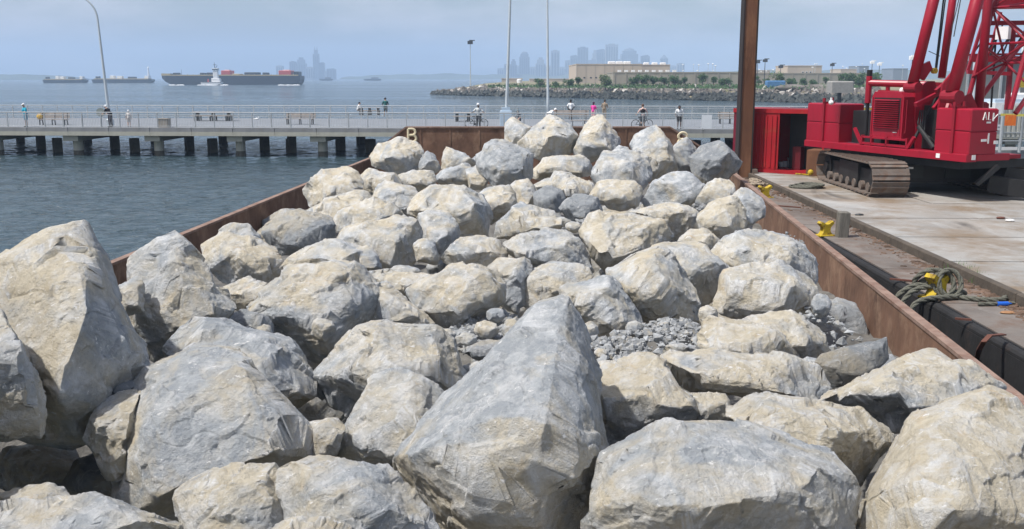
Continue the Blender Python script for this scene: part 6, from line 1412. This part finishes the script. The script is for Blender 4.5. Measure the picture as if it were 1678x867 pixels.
# lattice boom
EL = R(61); H0 = loc(1604, 178, 30.6); bd = Vector((0, math.cos(EL), math.sin(EL))); bn = Vector((0, -math.sin(EL), math.cos(EL))); bs = Vector((1, 0, 0))
def bp(u, s, n): return H0 + bd * u + bs * s + bn * n
HW = .85; ch = []
def wid(u): return min(1, .18 + u / 3.0)
for s in (-1, 1):
    for n_ in (-1, 1):
        b = MB(); b.tube(bp(0, s * HW + .35, n_ * .12 - .1), bp(3.0, s * HW + .35, n_ * .85), .075, n=8); b.tube(bp(3.0, s * HW + .35, n_ * .85), bp(13, s * HW + .35, n_ * .85), .075, n=8); b.build('boom_chord', CRED, crane)
us = [0.9, 1.9, 3.0] + [3.0 + 1.25 * i for i in range(1, 9)]
for i in range(len(us) - 1):
    u0, u1 = us[i], us[i + 1]; n0_, n1_ = min(.85, .12 + u0 * .243), min(.85, .12 + u1 * .243)
    for n_ in (-1, 1):      # lacing on the two faces
        b = MB(); s0_ = 1 if (i + (n_ > 0)) % 2 else -1; b.tube(bp(u0, -s0_ * HW + .35, n_ * n0_), bp(u1, s0_ * HW + .35, n_ * n1_), .035, n=6); b.build('lacing', CDRK, crane)
        b = MB(); b.tube(bp(u1, -HW + .35, n_ * n1_), bp(u1, HW + .35, n_ * n1_), .04, n=6); b.build('lacing', CRED, crane)
    for s in (-1, 1):
        b = MB(); s1_ = 1 if (i + (s > 0)) % 2 else -1; b.tube(bp(u0, s * HW + .35, -s1_ * n0_), bp(u1, s * HW + .35, s1_ * n1_), .035, n=6); b.build('lacing', CDRK, crane)
        b = MB(); b.tube(bp(u1, s * HW + .35, -n1_), bp(u1, s * HW + .35, n1_), .04, n=6); b.build('lacing', CRED, crane)
# back-stop, frames and spreader beams behind the boom
for (xa, ya, xb, yb, Y, w_, m) in ((1590, 96, 1720, 98, 33, .2, CDRK), (1588, 90, 1720, 88, 33.3, .07, CRED), (1585, 118, 1655, 121, 32.6, .12, CRED), (1604, 8, 1720, 6, 32.5, .28, CRED), (1618, 38, 1720, 37, 32.8, .14, CDRK), (1606, 60, 1720, 58, 33, .10, CDRK), (1650, 180, 1661, 40, 33, .13, CDRK), (1624, 176, 1632, 60, 33.5, .05, GREASE), (1585, 118, 1616, 20, 33, .09, CRED), (1612, 118, 1640, 20, 33.4, .08, CRED)):
    b = MB(); b.beam(loc(xa, ya, Y), loc(xb, yb, Y), w_, w_); b.build('spreader_beam', m, crane)
r = random.Random(8)
for k in range(9): b = MB(); xa = 1592 + k * 10; b.beam(loc(xa, 92, 33), loc(xa + 22, 60 - (k % 2) * 22, 33), .04, .04); b.build('lacing', GREASE, crane)
b = MB(); b.bx(-.25, .25, -.06, .06, -.2, .2); o = b.build('work_light', LM, crane, loc=loc(1644, 54, 32.3))
# outrigger-like frame and timber behind the counterweight
q = loc(1640, 262, 30); b = MB(); b.beam(loc(1590, 256, 28.6), loc(1668, 259, 30), .05, .08); b.build('rail_bar', CRED, crane)
b = MB(); b.beam(loc(1600, 302, 28.8), loc(1636, 272, 28.8), .16, .12); b.beam(loc(1620, 300, 29.5), loc(1690, 312, 29), .3, .5); b.beam(loc(1640, 280, 30), loc(1690, 292, 30), .6, .35); b.build('outrigger', GREASE, crane)
b = MB(); pa, pb = aty(1634, 275, 31), aty(1720, 286, 31); b.beam(pa, pb, .9, .12); o = b.build('timber_mat', MATS['tan_timber']); tag(o, 'tan timber plank lying level right of the crane', 'plank')
# ------------------------------------------------------------------ shore clutter seen past the crane
b = MB(); b.slab([(0, 0), (60, 0), (60, 20), (9.6, 20)], -6, 6.6)
wp = aty(1572, 100, 120); t = thing('warehouse', 'large grey concrete warehouse behind the crane boom', 'building', loc=(wp.x, 120, wp.z - 6.6)); b.build('wall', mat('grey_shed_wall', (.20, .205, .20), .9, var=.25, scale=.35, bump=0), t)
b = MB(); b.slab([(-.3, -.3), (60.3, -.3), (60.3, 20.3), (9.3, 20.3)], 6.6, 7.1); b.build('roof', POLE, t); 
for k in range(14): b = MB(); b.bx(1 + 4 * k, 1.25 + 4 * k, -.2, 0, -5.9, 6.5); b.build('pilaster', GALV, t)
fence_m = mat('pale_corrugated_panel', (.44, .44, .40), .7, var=.08, bump=0)
p0 = aty(1638, 250, 62); k = 62 / FPX; t = thing('panel_fence', 'pale ribbed panel fence right of the counterweight', 'fence', loc=p0)
for i in range(7):
    b = MB(); x = i * 1.2
    b.bx(x + .01, x + 1.19, 0, .06, .9, 2.9)
    for j in range(4): b.bx(x + .06 + j * .3, x + .2 + j * .3, -.06, 0, .95, 2.85)
    b.build('panel', fence_m, t); b = MB(); b.bx(x - .05, x + .05, -.1, .12, 0, 2.95); b.build('post', GALV, t)
b = MB(); b.bx(0, 8.4, -.08, -.04, 1.2, 1.28); b.bx(0, 8.4, -.08, -.04, .7, .78); b.build('rail', GALV, t)
b = MB(); b.bx(0, 9, 0, 3, 0, 1.0); o = b.build('concrete_block', CONC, loc=(p0.x, 62.6, p0.z - .9)); tag(o, 'dark concrete base under the pale panel fence', 'block')
p = aty(1655, 206, 58); b = MB(); b.bx(-.32, .32, -.02, .02, 0, .62); o = b.build('orange_sign', mat('orange_sign_paint', (.75, .16, .02), .6, bump=0, rust=(.75, .45, .08), rust_amt=.3), loc=(p.x, 58, p.z)); tag(o, 'small orange sign hanging on the yellow tape right of the crane', 'sign')
b = MB(); pa, pb = aty(1640, 188, 58.2), aty(1720, 190, 58.2); b.beam(pa, pb, .02, .14); o = b.build('barrier_tape', mat('yellow_tape', (.62, .55, .12), .6, bump=0)); tag(o, 'yellow barrier tape stretched past the crane at the right edge', 'tape')
p = aty(1667, 180, 100); t = thing('sign_pole', 'white pole with a small yellow sign at the right edge', 'pole', loc=p); b = MB(); b.tube((0, 0, -2), (0, 0, 6.2), .12, n=8); b.build('pole', ROOFW, t); b = MB(); b.bx(-.5, .5, -.18, -.13, 2.2, 3.2); b.build('sign_plate', YPAINT, t)
p = aty(1592, 190, 80); t = thing('sign_pole', 'thick pale grey pole behind the boom foot', 'pole', loc=(p.x, 80, p.z)); b = MB(); b.tube((0, 0, -3), (0, 0, 4.2), .22, n=10); b.build('pole', POLE, t); b = MB(); b.bx(-.28, .28, -.3, -.22, -3, -2); b.build('access_cover', GALV, t)
p = aty(1606, 180, 75); t = thing('boat', 'white and blue boat moored behind the crane', 'boat', loc=(p.x, 75, p.z)); b = MB(); hull(b, 5.5, 2.2, .55, .6, .3, -.3); b.build('hull', ROOFW, t); b = MB(); b.bx(.6, 5.3, -1.0, 1.0, .551, .8); b.build('canopy', BOXC, t); b = MB(); b.bev(2, 3.4, -.6, .6, .8, 1.25, .1); b.build('cabin', ROOFW, t)
t = thing('barrier', 'striped yellow and white barrier between counterweight and bonnet', 'barrier', loc=aty(1404, 196, 45)); b = MB(); b.bx(-.1, .75, 0, .06, .25, .42); b.bx(-.1, .75, 0, .06, -.35, -.12); b.build('board', ROOFW, t); b = MB(); b.bx(-.1, .75, -.01, .05, .43, .52); b.build('stripe', YPAINT, t); b = MB(); b.bx(0, .06, .061, .12, -.9, .5); b.bx(.6, .66, .061, .12, -.9, .5); b.build('leg', GALV, t)
p = aty(1362, 168, 33.6); b = MB(); b.ball((0, 0, .0), .09, 10, 6, 1, 1, .9); b.tube((0, 0, .0), (0, 0, .16), .04, n=8); o = b.build('white_cap', ROOFW, loc=p); tag(o, 'small white domed cap on the left counterweight', 'cap')
